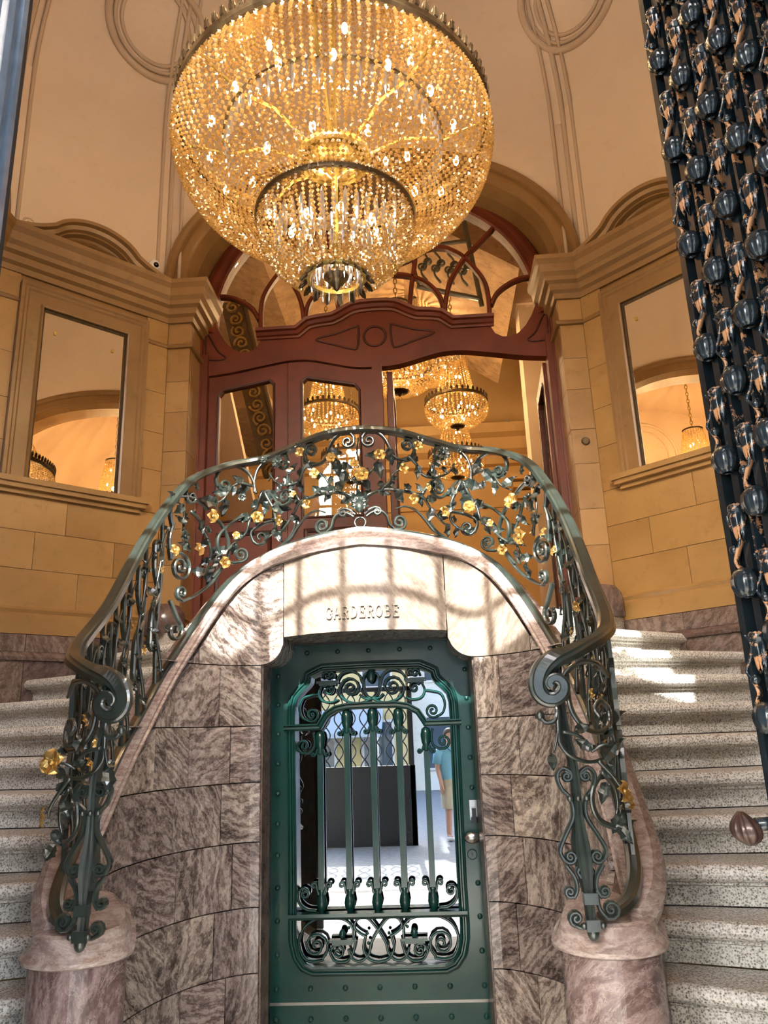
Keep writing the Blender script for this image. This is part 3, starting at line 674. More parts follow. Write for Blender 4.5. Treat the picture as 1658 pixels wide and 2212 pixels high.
# handrail with its volutes
VOL = [(.800, 2.36, 1.703), (.755, 2.315, 1.682), (.705, 2.285, 1.662), (.655, 2.268, 1.645), (.620, 2.262, 1.618), (.603, 2.26, 1.585), (.604, 2.26, 1.553), (.622, 2.26, 1.532), (.648, 2.258, 1.530), (.668, 2.256, 1.545), (.674, 2.256, 1.567), (.663, 2.255, 1.584), (.645, 2.254, 1.586), (.634, 2.253, 1.573), (.640, 2.252, 1.562)]
mid = rail_path(railz, 1.99)
R_ = [np.array(p) for p in VOL]; L_ = [np.array((-p[0], p[1], p[2])) for p in VOL][::-1]
HR = cm(L_ + mid[::3] + R_, 4)
pr = [(-.030, -.010), (-.026, .006), (-.018, .010), (-.014, .016), (.014, .016), (.018, .010), (.026, .006), (.030, -.010), (.018, -.018), (-.018, -.018)]
k0 = len(L_) * 4; sc_ = np.ones(len(HR)); up = np.zeros((len(HR), 3))
for i in range(len(HR)):
    e = min(i, len(HR) - 1 - i)
    if e < 44: sc_[i] = .42 + .58 * e / 44
    if e < 52: up[i] = (0, 0, 1) if e > 46 else (0, -1, .0001)
    else: up[i] = (0, 0, 1)
upv = up.copy()
for i in range(len(HR)): upv[i] = up[max(0, i - 10):i + 11].mean(0)
mb = MB(); mb.sweep(HR, pr, upv, scale=sc_); mb.build('handrail', 'iron_green', RL, smooth=False)
mb = MB(); mb.sweep(rail_path(lambda s: capz(s) + .012, E_ - .03, 160), [(-.022, -.012), (-.02, .004), (-.010, .009), (.010, .009), (.02, .004), (.022, -.012)], (0, 0, 1)); mb.build('base_rail', 'iron_green', RL)

def scroll(pts, w=.021, t=.0135, d=0.0, smooth=6, taper=False, name='scroll'):
    q = cm(pts, smooth) if len(pts) > 2 else np.array(pts)
    P = [RS(s, z, d) for s, z in q]; Nn = [RN(s) for s, z in q]; mb = MB()
    scl = None
    if taper: n = len(P); scl = [1 - .55 * i / n for i in range(n)]
    mb.bar(P, t, w, Nn, scale=scl); return mb.build(name, 'iron_green', RL)
def coil(pts, c, r0, a0, turns, **k):
    return scroll(list(pts) + spiral2(c, r0, .006, a0, turns, 10), smooth=3, **k)
# leaf, flower and rosette meshes
def leaf_mesh(nm, L=.05, Wd=.026, lob=True):
    mb = MB(); rows = []
    for i in range(7):
        t = i / 6; w = Wd * math.sin(PI * (t ** .75)) * (.72 + (.28 if (i % 2 == 1 or not lob) else 0)) + .0015; z = -.018 * t * t + .004 * math.sin(t * 9)
        rows.append([(-w / 2, t * L, z + .007), (-w / 4, t * L + .001, z + .003), (0, t * L + .002, z), (w / 4, t * L + .001, z + .003), (w / 2, t * L, z + .007)])
    mb.grid(rows, caps=False); o = mb.v
    me = bpy.data.meshes.new(nm); me.from_pydata([tuple(map(float, p)) for p in mb.v], [], mb.f); me.update(); return me
def flower_mesh(nm, R=.024, pet=5):
    mb = MB()
    for k in range(pet):
        a = 2 * PI * k / pet; ca, sa = math.cos(a), math.sin(a); rows = []
        for i in range(5):
            t = i / 4; w = R * .62 * math.sin(PI * (.12 + .80 * t)); rr = R * (.16 + .84 * t); z = .010 * math.sin(t * 2.6) - .004 * t
            rows.append([(rr * ca - (j * w) * sa, rr * sa + (j * w) * ca, z + .005 * abs(j)) for j in (-1, -.5, 0, .5, 1)])
        mb.grid(rows, caps=False)
    mb.ball((0, 0, .006), R * .26, 8, 5)
    me = bpy.data.meshes.new(nm); me.from_pydata([tuple(map(float, p)) for p in mb.v], [], mb.f); me.update(); return me
LEAF = [leaf_mesh('vine_leaf', .052, .034), leaf_mesh('vine_leaf', .042, .024, False), leaf_mesh('vine_leaf', .062, .040)]
for me in LEAF: me.materials.append(MAT['iron_green'])
FLW = flower_mesh('gilt_flower'); FLW.materials.append(MAT['gilt'])
FLI = flower_mesh('iron_flower', .026, 6); FLI.materials.append(MAT['iron_green'])
def place(me, name, pos, nrm, ang, scale=1.0, parent=RL, tilt=0.0):
    n = np.asarray(nrm, float); n = n / np.linalg.norm(n); upv_ = np.array([0, 0, 1.0]); x = np.cross(upv_, n)
    x = x / (np.linalg.norm(x) + 1e-9); y = np.cross(n, x)
    M = Matrix(((x[0], y[0], n[0], pos[0]), (x[1], y[1], n[1], pos[1]), (x[2], y[2], n[2], pos[2]), (0, 0, 0, 1)))
    M = M @ Matrix.Rotation(ang, 4, 'Z') @ Matrix.Rotation(tilt, 4, 'X') @ Matrix.Scale(scale, 4)
    return link(name, me, parent, M)
def leaves_along(pts, step=.052, d=-.014, scl=1.0, start=.2):
    q = cm(pts, 6); L = np.concatenate([[0], np.cumsum(np.linalg.norm(np.diff(q, axis=0), axis=1))]); side = 1; x = step * start
    while x < L[-1]:
        s, z = np.interp(x, L, q[:, 0]), np.interp(x, L, q[:, 1]); s2, z2 = np.interp(x + .01, L, q[:, 0]), np.interp(x + .01, L, q[:, 1])
        ang = math.atan2(z2 - z, s2 - s) - PI / 2 + side * random.uniform(.5, 1.1)
        place(LEAF[random.randrange(3)], 'leaf', RS(s, z, d), RN(s), ang, scl * random.uniform(1.1, 1.65), tilt=random.uniform(-.5, .3)); side = -side; x += step * random.uniform(.8, 1.25)
def branch(pts, r=.0075, d=-.012, leaves=True, step=.052, scl=1.0):
    q = cm(pts, 6); P = [RS(s, z, d - .006 * math.sin(i * .5)) for i, (s, z) in enumerate(q)]; n = len(P); mb = MB()
    mb.tube(P, r * 1.35, 6, (0.3, 0.2, 1), radii=[1.15 - .6 * i / n for i in range(n)]); mb.build('vine_branch', 'iron_green', RL, smooth=True)
    if leaves: leaves_along(pts, step, d - .004, scl)
# centre
ring = spiral2((0, 2.425), .026, .026, 0, 1, 24); mb = MB(); mb.bar([RS(s, z) for s, z in ring[:-1]], .009, .018, [RN(s) for s, z in ring[:-1]], closed=True); mb.build('ring', 'iron_green', RL)
for k, (a, w) in enumerate(((0, 1), (.55, .95), (-.55, .95), (1.1, .8), (-1.1, .8), (1.6, .7), (-1.6, .7))):
    place(LEAF[2], 'acanthus_leaf', RS(0, 2.50 + .012 * math.cos(a), -.02), RN(0), a, 1.15 * w, tilt=.5)
mb = MB(); mb.ball(tuple(RS(0, 2.492, -.03)), .022, 10, 8, (1, .8, 1.2)); mb.build('bud', 'iron_green', RL, smooth=True)
for m_ in (1, -1):
    def X(P): return [(m_ * s, z) for s, z in P]
    def co(P, c, r0, a0, t, **k):
        return coil(X(P), (m_ * c[0], c[1]), r0, a0 if m_ > 0 else PI - a0, t * m_, **k)
    co([(.03, 2.455), (.06, 2.475), (.10, 2.48), (.128, 2.455), (.14, 2.414), (.165, 2.39)], (.187, 2.424), .037, -PI * .62, 1.7)
    co([(.02, 2.47), (.045, 2.49), (.075, 2.50)], (.082, 2.478), .020, PI * .6, -1.4)
    scroll(X([(.52, 2.332), (.43, 2.354), (.37, 2.393), (.33, 2.436), (.28, 2.484), (.22, 2.505), (.17, 2.49)]), taper=True)
    scroll(X([(.50, 2.335), (.41, 2.372), (.36, 2.418), (.335, 2.475)]), taper=True)
    co([(.28, 2.79), (.283, 2.765), (.25, 2.745), (.21, 2.742), (.17, 2.761), (.145, 2.825), (.12, 2.866), (.08, 2.892), (.045, 2.890), (.022, 2.865)], (.052, 2.842), .033, PI * .85, 1.4)
    co([(.215, 2.745), (.262, 2.765), (.283, 2.80)], (.246, 2.822), .036, -.3, 1.6)
    co([(.59, 2.66), (.59, 2.724), (.57, 2.79), (.52, 2.834), (.46, 2.849), (.41, 2.83)], (.425, 2.79), .036, PI * .75, 1.2)
    co([(.58, 2.655), (.6, 2.729), (.64, 2.779), (.71, 2.795), (.765, 2.765), (.797, 2.71), (.785, 2.67)], (.745, 2.68), .036, -.2, -1.5)
    co([(.52, 2.665), (.485, 2.625), (.455, 2.585)], (.405, 2.612), .050, -.45, -1.8)
    scroll(X([(.84, 2.535), (.87, 2.555), (.93, 2.572), (1.02, 2.559), (1.075, 2.514), (1.085, 2.456), (1.06, 2.39)]))
    co([(.47, 2.50), (.53, 2.495), (.585, 2.47), (.605, 2.44), (.59, 2.40)], (.555, 2.42), .04, -.5, -1.2)
    scroll(X([(.64, 2.53), (.68, 2.508), (.73, 2.463), (.77, 2.415), (.775, 2.36), (.75, 2.31)]))
    scroll(X([(.80, 2.51), (.76, 2.477), (.73, 2.431), (.715, 2.379), (.72, 2.30)]))
    co([(.80, 2.20), (.77, 2.235), (.73, 2.285), (.69, 2.287), (.65, 2.295)], (.652, 2.332), .036, -PI * .6, -1.6)
    co([(1.06, 2.42), (1.085, 2.34), (1.07, 2.26)], (1.0, 2.222), .072, .4, 2.1)
    co([(.72, 2.302), (.77, 2.222), (.82, 2.161), (.9, 2.102), (.97, 2.07)], (.985, 2.105), .034, -PI / 2, 1.4)
    co([(1.06, 2.06), (1.03, 2.02), (1.0, 1.98)], (1.02, 1.93), .05, PI * .8, 1.3)
    co([(.94, 2.66), (.98, 2.62), (.98, 2.57)], (.945, 2.575), .034, 0, -1.3)
    branch(X([(.02, 2.545), (.07, 2.57), (.12, 2.585), (.19, 2.579), (.27, 2.57), (.32, 2.541), (.36, 2.491), (.40, 2.442), (.45, 2.42)]), .0065)
    branch(X([(.10, 2.575), (.14, 2.62), (.17, 2.67), (.20, 2.685)]), .005)
    branch(X([(.30, 2.56), (.34, 2.62), (.38, 2.665), (.37, 2.74)]), .006)
    branch(X([(.535, 2.66), (.50, 2.60), (.465, 2.53), (.455, 2.48), (.48, 2.43), (.53, 2.40)]), .0065)
    branch(X([(.545, 2.66), (.575, 2.58), (.61, 2.514), (.63, 2.443), (.68, 2.394), (.74, 2.336), (.79, 2.30)]), .0065)
    branch(X([(.60, 2.69), (.67, 2.70), (.72, 2.66), (.76, 2.60), (.82, 2.56)]), .0055)
    branch(X([(.96, 2.50), (.89, 2.455), (.85, 2.397), (.825, 2.307), (.85, 2.231), (.90, 2.185)]), .006)
    branch(X([(.24, 2.76), (.29, 2.71), (.32, 2.67), (.36, 2.66), (.45, 2.69), (.50, 2.75)]), .006)
    branch(X([(.15, 2.80), (.10, 2.74), (.06, 2.68), (.02, 2.62)]), .0045, step=.045)
    branch(X([(.96, 2.30), (1.0, 2.40), (1.0, 2.50), (1.10, 2.52)]), .005)
    for (s, z, k) in ((.10, 2.754, 1.0), (.21, 2.684, .8), (.25, 2.535, .85), (.41, 2.482, .85), (.57, 2.517, 1.0), (.84, 2.496, 1.1), (.89, 2.315, 1.35), (.755, 2.275, .85), (.285, 2.81, .8), (.69, 2.42, .6), (1.09, 2.28, .8), (.33, 2.60, .55)):
        if m_ < 0 and (s, k) in ((.10, 1.0), (.89, 1.35)): s, k = s + .03, k * .8
        place(FLW, 'gilt_flower', RS(m_ * s, z, -.032), RN(m_ * s), random.uniform(0, 6), k * random.uniform(1.2, 1.45), tilt=random.uniform(-.4, .4))
    for (s, z, k) in ((.425, 2.79, 1.35), (.30, 2.845, .8), (.66, 2.62, .8), (1.02, 2.36, 1.2), (.95, 2.62, .9), (.53, 2.88 - .06, .7)):
        place(FLI, 'iron_flower', RS(m_ * s, z, -.03), RN(m_ * s), random.uniform(0, 6), k, tilt=random.uniform(-.3, .3))
    # flank along the flight
    i = 0
    for s in (1.14, 1.26, 1.38, 1.50, 1.62, 1.74, 1.86):
        zb, zt = capz(s) + .02, railz(s) - .02; h = zt - zb; f = 1 if i % 2 == 0 else -1; i += 1
        scroll(X([(s, zb), (s + .01, zb + h * .3), (s - .01, zb + h * .65), (s, zt)]), t=.013, w=.016, name='baluster')
        co([(s + .01, zb + h * .55), (s + .045, zb + h * .66), (s + .05, zb + h * .80)], (s + .022, zb + h * .80), .030, 0, 1.3)
        co([(s, zb + h * .52), (s + .05, zb + h * .40), (s + .055, zb + h * .24)], (s + .025, zb + h * .22), .030, 0, -1.4)
        branch(X([(s - .02, zb + .03), (s + .03, zb + h * .25), (s + .055, zb + h * .5), (s + .02, zb + h * .75), (s - .03, zt - .05)]), .005, d=-.016, step=.085, scl=.85)
        place(FLW, 'gilt_flower', RS(m_ * (s + .05), zb + h * (.35 + .3 * (i % 2)), -.035), RN(m_ * s), random.uniform(0, 6), random.uniform(.75, 1.05), tilt=random.uniform(-.6, .6))
        place(FLI, 'iron_flower', RS(m_ * (s - .02), zb + h * (.62 - .3 * (i % 2)), -.03), RN(m_ * s), random.uniform(0, 6), .8)
place(FLW, 'gilt_flower', RS(0.015, 2.655, -.035), RN(0), .4, 1.5)
place(FLW, 'gilt_flower', RS(-.02, 2.72, -.02), RN(0), 1.4, .9)
mb = MB(); mb.tube([RS(.0, 2.50), RS(-.012, 2.60), RS(.012, 2.70), RS(-.008, 2.78), RS(.0, 2.86)], .005, 6, (1, 0, 0)); mb.build('vine_branch', 'iron_green', RL)

# newels: flat lyre-shaped standards in front of the volutes
for m_, nm in ((1, 'right'), (-1, 'left')):
    NY = 2.300
    def NP(u, v, h=0.0, m_=m_): return np.array([m_ * (.70 + u), NY - h, v])
    def nb(pts, w=.022, t=.0115, h=0.0, sp=None, name='newel_scroll', smooth=6):
        q = list(cm(pts, smooth)) if len(pts) > 2 else [np.array(p) for p in pts]
        if sp: q = q + [np.array(p) for p in spiral2(*sp, 10)]
        mb = MB(); mb.bar([NP(p[0], p[1], h) for p in q], t, w, (0, -1, 0)); return mb.build(name, 'iron_green', RL)
    shaft = [(-.004, .925), (-.006, 1.0), (-.008, 1.08), (-.013, 1.16), (-.012, 1.26), (-.012, 1.335), (-.02, 1.40), (-.03, 1.48), (-.034, 1.56), (-.03, 1.64)]
    q = cm(shaft, 5); n = len(q); mb = MB()
    sc2 = [1.0 + .9 * math.exp(-((p[1] - 1.12) / .07) ** 2) for p in q]
    mb.sweep([NP(p[0], p[1]) for p in q], [(-.014, -.010), (-.010, .010), (-.005, .006), (0, .012), (.005, .006), (.010, .010), (.014, -.010)], (0, -1, 0), scale=sc2); mb.build('newel_post', 'iron_green', RL)
    c0 = -.010
    for e in (-1, 1):
        def S(P): return [(c0 + e * u, v) for u, v in P]
        nb(S([(.012, 1.318), (.016, 1.333), (.036, 1.342), (.052, 1.322), (.043, 1.288), (.022, 1.262), (.018, 1.215), (.045, 1.165), (.062, 1.128), (.052, 1.102)]), sp=((c0 + e * .036, 1.113), .018, .003, -.5 if e > 0 else PI + .5, -1.5 * e))
        nb(S([(.030, 1.335), (.012, 1.325)]), w=.024, sp=((c0 + e * .026, 1.320), .013, .003, PI if e > 0 else 0, 1.2 * e))
        nb(S([(.050, 1.092), (.030, 1.062), (.026, 1.032), (.036, 1.012)]), sp=((c0 + e * .046, 1.026), .014, .003, -PI * .7 if e > 0 else -PI * .3, 1.3 * e))
        nb(S([(.010, 1.09), (.020, 1.075), (.012, 1.06)]), w=.02)
    nb([(.014, 1.03), (.018, .985), (.035, .962)], sp=((.048, .982), .024, .003, -PI * .65, 1.5))
    nb([(-.004, .945), (-.030, .938), (-.052, .945)], sp=((-.046, .962), .019, .003, -PI * .55, -1.5))
    for v in (.945, 1.01): 
        mb = MB(); mb.box(-.022, .014, -.016, .016, -.014, .014); mb.map(lambda p: NP(p[0], v + p[2], p[1] + .004)); mb.build('collar', 'iron_green', RL)
    for v, u in ((.945, -.028), (.945, .022), (1.262, -.034), (1.262, .012), (1.262, -.011)):
        mb = MB(); mb.ball(tuple(NP(u, v, .012)), .009, 8, 6); mb.build('boss', 'iron_green', RL, smooth=True)
    mb = MB(); mb.ball(tuple(NP(-.004, .927, .004)), .017, 10, 8, (1, 1, 1.3)); mb.build('foot', 'iron_green', RL, smooth=True)
    # C-scrolls, loops and vines hung between newel and flight
    def nb3(pts, r=None, w=.024, t=.013, name='newel_scroll', sp=None):
        q = cm(pts, 6); P = [np.array((m_ * p[0], p[1], p[2])) for p in q]; mb = MB()
        if r: mb.tube(P, r, 6, (.2, .1, 1), radii=[1.2 - .6 * i / len(P) for i in range(len(P))]); return mb.build(name, 'iron_green', RL, smooth=True)
        mb.bar(P, t, w, (-.35 * m_, -1, 0)); return mb.build(name, 'iron_green', RL)
    nb3([(.765, 2.32, 1.322), (.735, 2.30, 1.288), (.728, 2.30, 1.242), (.748, 2.32, 1.200), (.79, 2.36, 1.178), (.83, 2.41, 1.172)])
    nb3([(.665, 2.28, 1.545), (.685, 2.28, 1.60), (.735, 2.30, 1.632), (.79, 2.34, 1.630), (.83, 2.40, 1.60)])
    nb3([(.690, 2.29, 1.60), (.688, 2.28, 1.53), (.698, 2.28, 1.485), (.725, 2.28, 1.448), (.770, 2.31, 1.436), (.81, 2.36, 1.455), (.815, 2.37, 1.50), (.785, 2.33, 1.52), (.765, 2.31, 1.50), (.775, 2.31, 1.48)])
    nb3([(.60, 2.26, 1.49), (.615, 2.26, 1.468), (.64, 2.26, 1.472), (.652, 2.27, 1.50), (.645, 2.27, 1.54)])
    nb3([(.652, 2.265, 1.50), (.648, 2.26, 1.452), (.65, 2.26, 1.408), (.676, 2.262, 1.375), (.73, 2.28, 1.357), (.79, 2.31, 1.371), (.83, 2.36, 1.40)], r=.007, name='vine_branch')
    nb3([(.66, 2.262, 1.44), (.70, 2.265, 1.43), (.74, 2.275, 1.40), (.78, 2.29, 1.40)], r=.005, name='vine_branch')
    nb3([(.648, 2.26, 1.45), (.636, 2.25, 1.41), (.628, 2.25, 1.385)], r=.004, name='vine_branch')
    nb3([(.765, 2.31, 1.33), (.80, 2.34, 1.29), (.81, 2.36, 1.24), (.80, 2.36, 1.20)], r=.007, name='vine_branch')
    mb = MB(); mb.ball((m_ * .60, 2.258, 1.486), .014, 8, 6); mb.build('boss', 'iron_green', RL, smooth=True)
    for (x, y, z, a, k) in ((.622, 2.245, 1.385, PI, 1.1), (.69, 2.25, 1.44, -1.2, 1.1), (.735, 2.255, 1.39, 1.0, 1.0), (.765, 2.275, 1.36, -.7, 1.1), (.80, 2.30, 1.345, 2.2, 1.0), (.81, 2.32, 1.42, .6, .9), (.77, 2.29, 1.30, 2.8, 1.1), (.815, 2.34, 1.215, 2.6, 1.2), (.80, 2.33, 1.18, -2.5, 1.0), (.655, 2.255, 1.53, .8, .8)):
        place(LEAF[random.randrange(3)], 'leaf', (m_ * x, y, z), (-.2 * m_, -1, .1), a * m_, k, tilt=random.uniform(-.4, .3))
    nb3([(.755, 2.29, 1.36), (.79, 2.30, 1.32), (.815, 2.305, 1.28), (.818, 2.305, 1.25)], r=.006, name='vine_branch')
    nb3([(.735, 2.275, 1.385), (.76, 2.262, 1.40), (.785, 2.26, 1.404)], r=.005, name='vine_branch')
    if m_ > 0:
        place(FLW, 'gilt_flower', (.812, 2.30, 1.275), (.75, -.6, .1), .3, 1.25); place(FLW, 'gilt_flower', (.835, 2.33, 1.245), (.85, -.5, 0), 1.3, .9)
    else:
        place(FLW, 'gilt_flower', (-.790, 2.25, 1.405), (-.25, -1, .15), .3, 1.55); place(FLW, 'gilt_flower', (-.825, 2.30, 1.255), (-.9, -.45, 0), 1.3, 1.2)
        place(FLW, 'gilt_flower', (-.685, 2.30, 1.452), (.2, -1, 0), 2.0, .7)

# ================================================================ GREEN IRON DOOR
GD = thing('door_1', 'dark green riveted iron door with scrolled grille and reflecting glass', 'door', (0, 3.95, 0), kind='structure')
OUT = [(0, 1.765), (.24, 1.762), (.262, 1.752), (.285, 1.742), (.298, 1.735), (.303, 1.71), (.318, 1.69), (.35, 1.66), (.371, 1.635), (.381, 1.595), (.382, 1.51), (.378, 1.2), (.374, .78), (.376, .60), (.374, .545), (.36, .49), (.335, .458), (.30, .443), (0, .441)]
OUTL = [(-x, z) for x, z in OUT[1:-1]][::-1]; OL = OUT + OUTL                      # clockwise from top
cx_, cz_ = 0.0, 1.1
def outer(p):
    x0, x1, z0, z1 = -.513, .513, .295, 1.97; dx, dz = p[0] - cx_, p[1] - cz_; k = 9
    if abs(dx) > 1e-9: k = min(k, (x1 if dx > 0 else -x1) / dx if dx > 0 else (x0 / dx))
    if abs(dz) > 1e-9: k = min(k, ((z1 - cz_) / dz) if dz > 0 else ((z0 - cz_) / dz))
    return (cx_ + dx * k, cz_ + dz * k)
def refine(P, n=3):
    out = []
    for i in range(len(P)):
        a, b = np.array(P[i]), np.array(P[(i + 1) % len(P)])
        for k in range(n): out.append(tuple(a + (b - a) * k / n))
    return out
OLr = refine(OL, 4)
ang = lambda p: math.atan2(p[1] - cz_, p[0] - cx_)
def edge_pt(x, z):
    d = np.array([x - cx_, z - cz_]); best = None
    for i in range(len(OL)):
        a = np.array(OL[i]) - (cx_, cz_); e = np.array(OL[(i + 1) % len(OL)]) - np.array(OL[i]); den = d[0] * e[1] - d[1] * e[0]
        if abs(den) < 1e-9: continue
        t = (a[0] * e[1] - a[1] * e[0]) / den; u = (a[0] * d[1] - a[1] * d[0]) / den
        if t > 0 and -1e-6 <= u <= 1 + 1e-6 and (best is None or t < best): best = t
    return (cx_ + d[0] * best, cz_ + d[1] * best)
pairs_ = [(outer(p), p) for p in OLr] + [((x, z), edge_pt(x, z)) for x in (-.513, .513) for z in (.295, 1.97)]
pairs_.sort(key=lambda q: ang(q[0]))
mb = MB(); rings = [[(a[0], 3.935, a[1]), (a[0], 3.975, a[1]), (b[0], 3.975, b[1]), (b[0], 3.935, b[1])] for a, b in pairs_]
mb.grid(rings, True, True, False); mb.build('door_plate', 'door_green', GD)
mb = MB(); mb.box(-.513, .513, 3.938, 3.975, .02, .283); mb.build('kick_plate', 'door_green', GD)
mb = MB(); mb.box(-.513, .513, 3.934, 3.96, .283, .295); mb.build('joint_strip', 'steel', GD)
mb = MB(); mb.mould(OLr, [(.0, -.002), (.0, -.030), (.008, -.034), (.014, -.020), (.019, -.020), (.024, -.030), (.030, -.030), (.034, -.016), (.042, -.014), (.046, 0), (.046, 0.005), (0, .005)], XZ(3.935), closed=True); mb.build('grille_frame', 'door_green', GD)
mb = MB(); mb.slab([(x, max(z, 1.1)) for x, z in OLr[:38]], [(x, min(z, 1.1)) for x, z in OLr[:38]], XZ(3.965), 0, .001)
mb = MB(); mb.box(-.40, .40, 3.966, 3.970, .42, 1.80); mb.build('window_pane', 'mirror_glass', GD)
def DB(pts, t=.012, w=.020, y=3.925, smooth=6, sp=None, name='grille_scroll', round_=False):
    q = list(cm(pts, smooth)) if len(pts) > 2 else [np.array(p) for p in pts]
    if sp: q = q + [np.array(p) for p in spiral2(*sp, 12)]
    mb = MB(); P = [(p[0], y, p[1]) for p in q]
    if round_: mb.tube(P, t / 2, 8, (0, -1, 0))
    else: mb.bar(P, t, w, (0, -1, 0))
    return mb.build(name, 'door_green', GD, smooth=round_)
# shelves
SH = [(-.436, 1.495), (-.262, 1.495), (-.250, 1.515), (-.225, 1.553), (-.178, 1.580), (-.12, 1.590), (0, 1.592), (.12, 1.590), (.178, 1.580), (.225, 1.553), (.250, 1.515), (.262, 1.495), (.436, 1.495)]
mb = MB(); mb.mould([np.array(p) for p in SH], [(-.014, 0), (-.014, -.045), (-.006, -.052), (.004, -.05), (.010, -.06), (.016, -.06), (.016, 0)], XZ(3.945)); mb.build('arched_rail', 'door_green', GD)
mb = MB(); mb.mould([np.array((-.412, .655)), np.array((.412, .655))], [(-.018, 0), (-.018, -.045), (-.006, -.05), (-.004, -.065), (.010, -.065), (.010, 0)], XZ(3.945)); mb.build('lower_rail', 'door_green', GD)
for x, zt in ((-.26, 1.47), (-.128, 1.565), (0, 1.57), (.128, 1.565), (.26, 1.47)):
    mb = MB(); mb.box(x - .0135, x + .0135, 3.912, 3.938, .70, zt - .06); mb.build('bar', 'door_green', GD)
    for zz, fl in ((zt - .045, 1), (.712, -1)):
        mb = MB(); pf = [(.006, .055), (.020, .045), (.026, .015), (.022, -.015), (.014, -.04), (.018, -.05), (.012, -.06)]
        if fl < 0: pf = [(.020, .05), (.014, .035), (.022, .015), (.026, -.01), (.020, -.035), (.012, -.042), (.016, -.055), (.008, -.06)]
        mb.lathe(pf[::-1], 12, (x, 3.922, zz)); mb.build('finial', 'door_green', GD, smooth=True)
        for e in (-1, 1):
            if fl > 0: DB([(x + e * .014, zz - .035), (x + e * .022, zz - .06)], t=.010, w=.016, sp=((x + e * .034, zz - .058), .011, .003, PI if e > 0 else 0, 1.1 * e), y=3.918)
            else: DB([(x + e * .014, zz + .03), (x + e * .022, zz + .065)], t=.012, w=.016, sp=((x + e * .036, zz + .068), .014, .004, PI if e > 0 else 0, -1.0 * e), y=3.918)
for e in (-1, 1):
    def S(P): return [(e * x, z) for x, z in P]
    def A(a): return a if e > 0 else PI - a
    def SP(c, r0, a, t): return ((e * c[0], c[1]), r0, .004, A(a), t * e)
    # upper panel
    DB(S([(.0, 1.625), (.05, 1.605), (.10, 1.607), (.145, 1.63), (.162, 1.675), (.140, 1.715)]), sp=SP((.105, 1.680), .050, .8, 1.7))
    DB(S([(-.06, 1.645), (-.03, 1.625), (.02, 1.635), (.04, 1.68), (.035, 1.735), (.0, 1.76)]))
    DB(S([(.045, 1.70), (.06, 1.74), (.10, 1.762), (.15, 1.75), (.175, 1.715)]))
    DB(S([(.17, 1.625), (.20, 1.612), (.245, 1.62), (.265, 1.655), (.25, 1.70)]), sp=SP((.213, 1.672), .028, .6, 1.5))
    DB(S([(.265, 1.655), (.30, 1.65), (.345, 1.635), (.362, 1.59), (.35, 1.545), (.315, 1.525)]), sp=SP((.30, 1.556), .034, -PI * .5, -1.6))
    DB(S([(.24, 1.745), (.247, 1.73)]), sp=SP((.222, 1.742), .022, -.3, 1.2)); DB(S([(.19, 1.735), (.187, 1.73)]), sp=SP((.20, 1.745), .016, PI, -1.1))
    mb = MB(); mb.box(e * .165, e * .275, 3.905, 3.94, 1.705, 1.717); mb.box(e * .178, e * .262, 3.91, 3.94, 1.695, 1.705); mb.build('small_shelf', 'door_green', GD)
    # side curls beside the bars
    DB(S([(.278, 1.475), (.30, 1.478), (.345, 1.475), (.372, 1.45)]), sp=SP((.340, 1.415), .036, .9, -1.7)) if 0 else DB(S([(.295, 1.47), (.287, 1.43), (.295, 1.392), (.325, 1.372)]), sp=SP((.343, 1.408), .036, -PI * .6, 1.5))
    DB(S([(.285, .672), (.33, .678), (.365, .705), (.372, .745)]), sp=SP((.344, .745), .028, 0, 1.4))
    # lower panel
    DB(S([(.115, .552), (.12, .600), (.155, .632), (.22, .640), (.29, .635), (.345, .600), (.367, .54), (.345, .478), (.30, .462), (.255, .468)]), sp=SP((.290, .525), .060, -PI * .68, -1.9))
    DB(S([(.055, .560), (.085, .575), (.110, .600), (.095, .632), (.06, .640), (.025, .615), (-.03, .54), (-.045, .49), (-.08, .462), (-.12, .47), (-.14, .51)]))
    DB(S([(.105, .545), (.12, .49), (.15, .460), (.20, .462), (.225, .495)]), sp=SP((.188, .498), .034, 0, 1.5))
    DB(S([(.0, .455), (.045, .468), (.07, .51), (.06, .56)]))
    mb = MB(); mb.box(e * .108, e * .225, 3.905, 3.94, .540, .552); mb.box(e * .12, e * .213, 3.91, 3.94, .529, .540); mb.build('small_shelf', 'door_green', GD)
    mb = MB(); mb.ball((e * .165, 3.92, .572), .017, 8, 6, (1, 1, 1.3)); mb.build('bud', 'door_green', GD, smooth=True)
    for x, z in ((.135, .60), (.225, .51), (.05, .575), (.045, .535)):
        mb = MB(); mb.ball((e * x, 3.916, z), .008, 8, 5); mb.build('bead', 'door_green', GD, smooth=True)
mb = MB(); mb.ball((0, 3.915, 1.735), .026, 10, 8, (.9, .6, 1.4)); mb.build('cartouche', 'door_green', GD, smooth=True)
# rivets
rvm = MB(); rvm.lathe([(.013, 0), (.013, .002), (.011, .007), (.006, .011), (.001, .012)], 10)
rme = bpy.data.meshes.new('rivet'); rme.from_pydata([(float(p[0]), -float(p[2]), float(p[1])) for p in rvm.v], [], rvm.f); rme.update(); rme.materials.append(MAT['door_green'])
def rivet(x, z, y=3.935, par=GD, rz=0):
    return link('rivet', rme, par, Matrix.Translation((x, y, z)) @ Matrix.Rotation(rz, 4, 'Z'))
zsr = [1.75, 1.61, 1.47, 1.33, 1.192, 1.054, .914, .772, .631, .49]
for z in zsr:
    rivet(-.471, z)
    if z not in (1.054, .914): rivet(.470, z)
for z in (.35, .228):
    for x in (-.475, -.317, -.158, 0, .158, .317, .472): rivet(x, z)
for x in (-.325, -.168, -.01, .148, .303): rivet(x, 1.862)
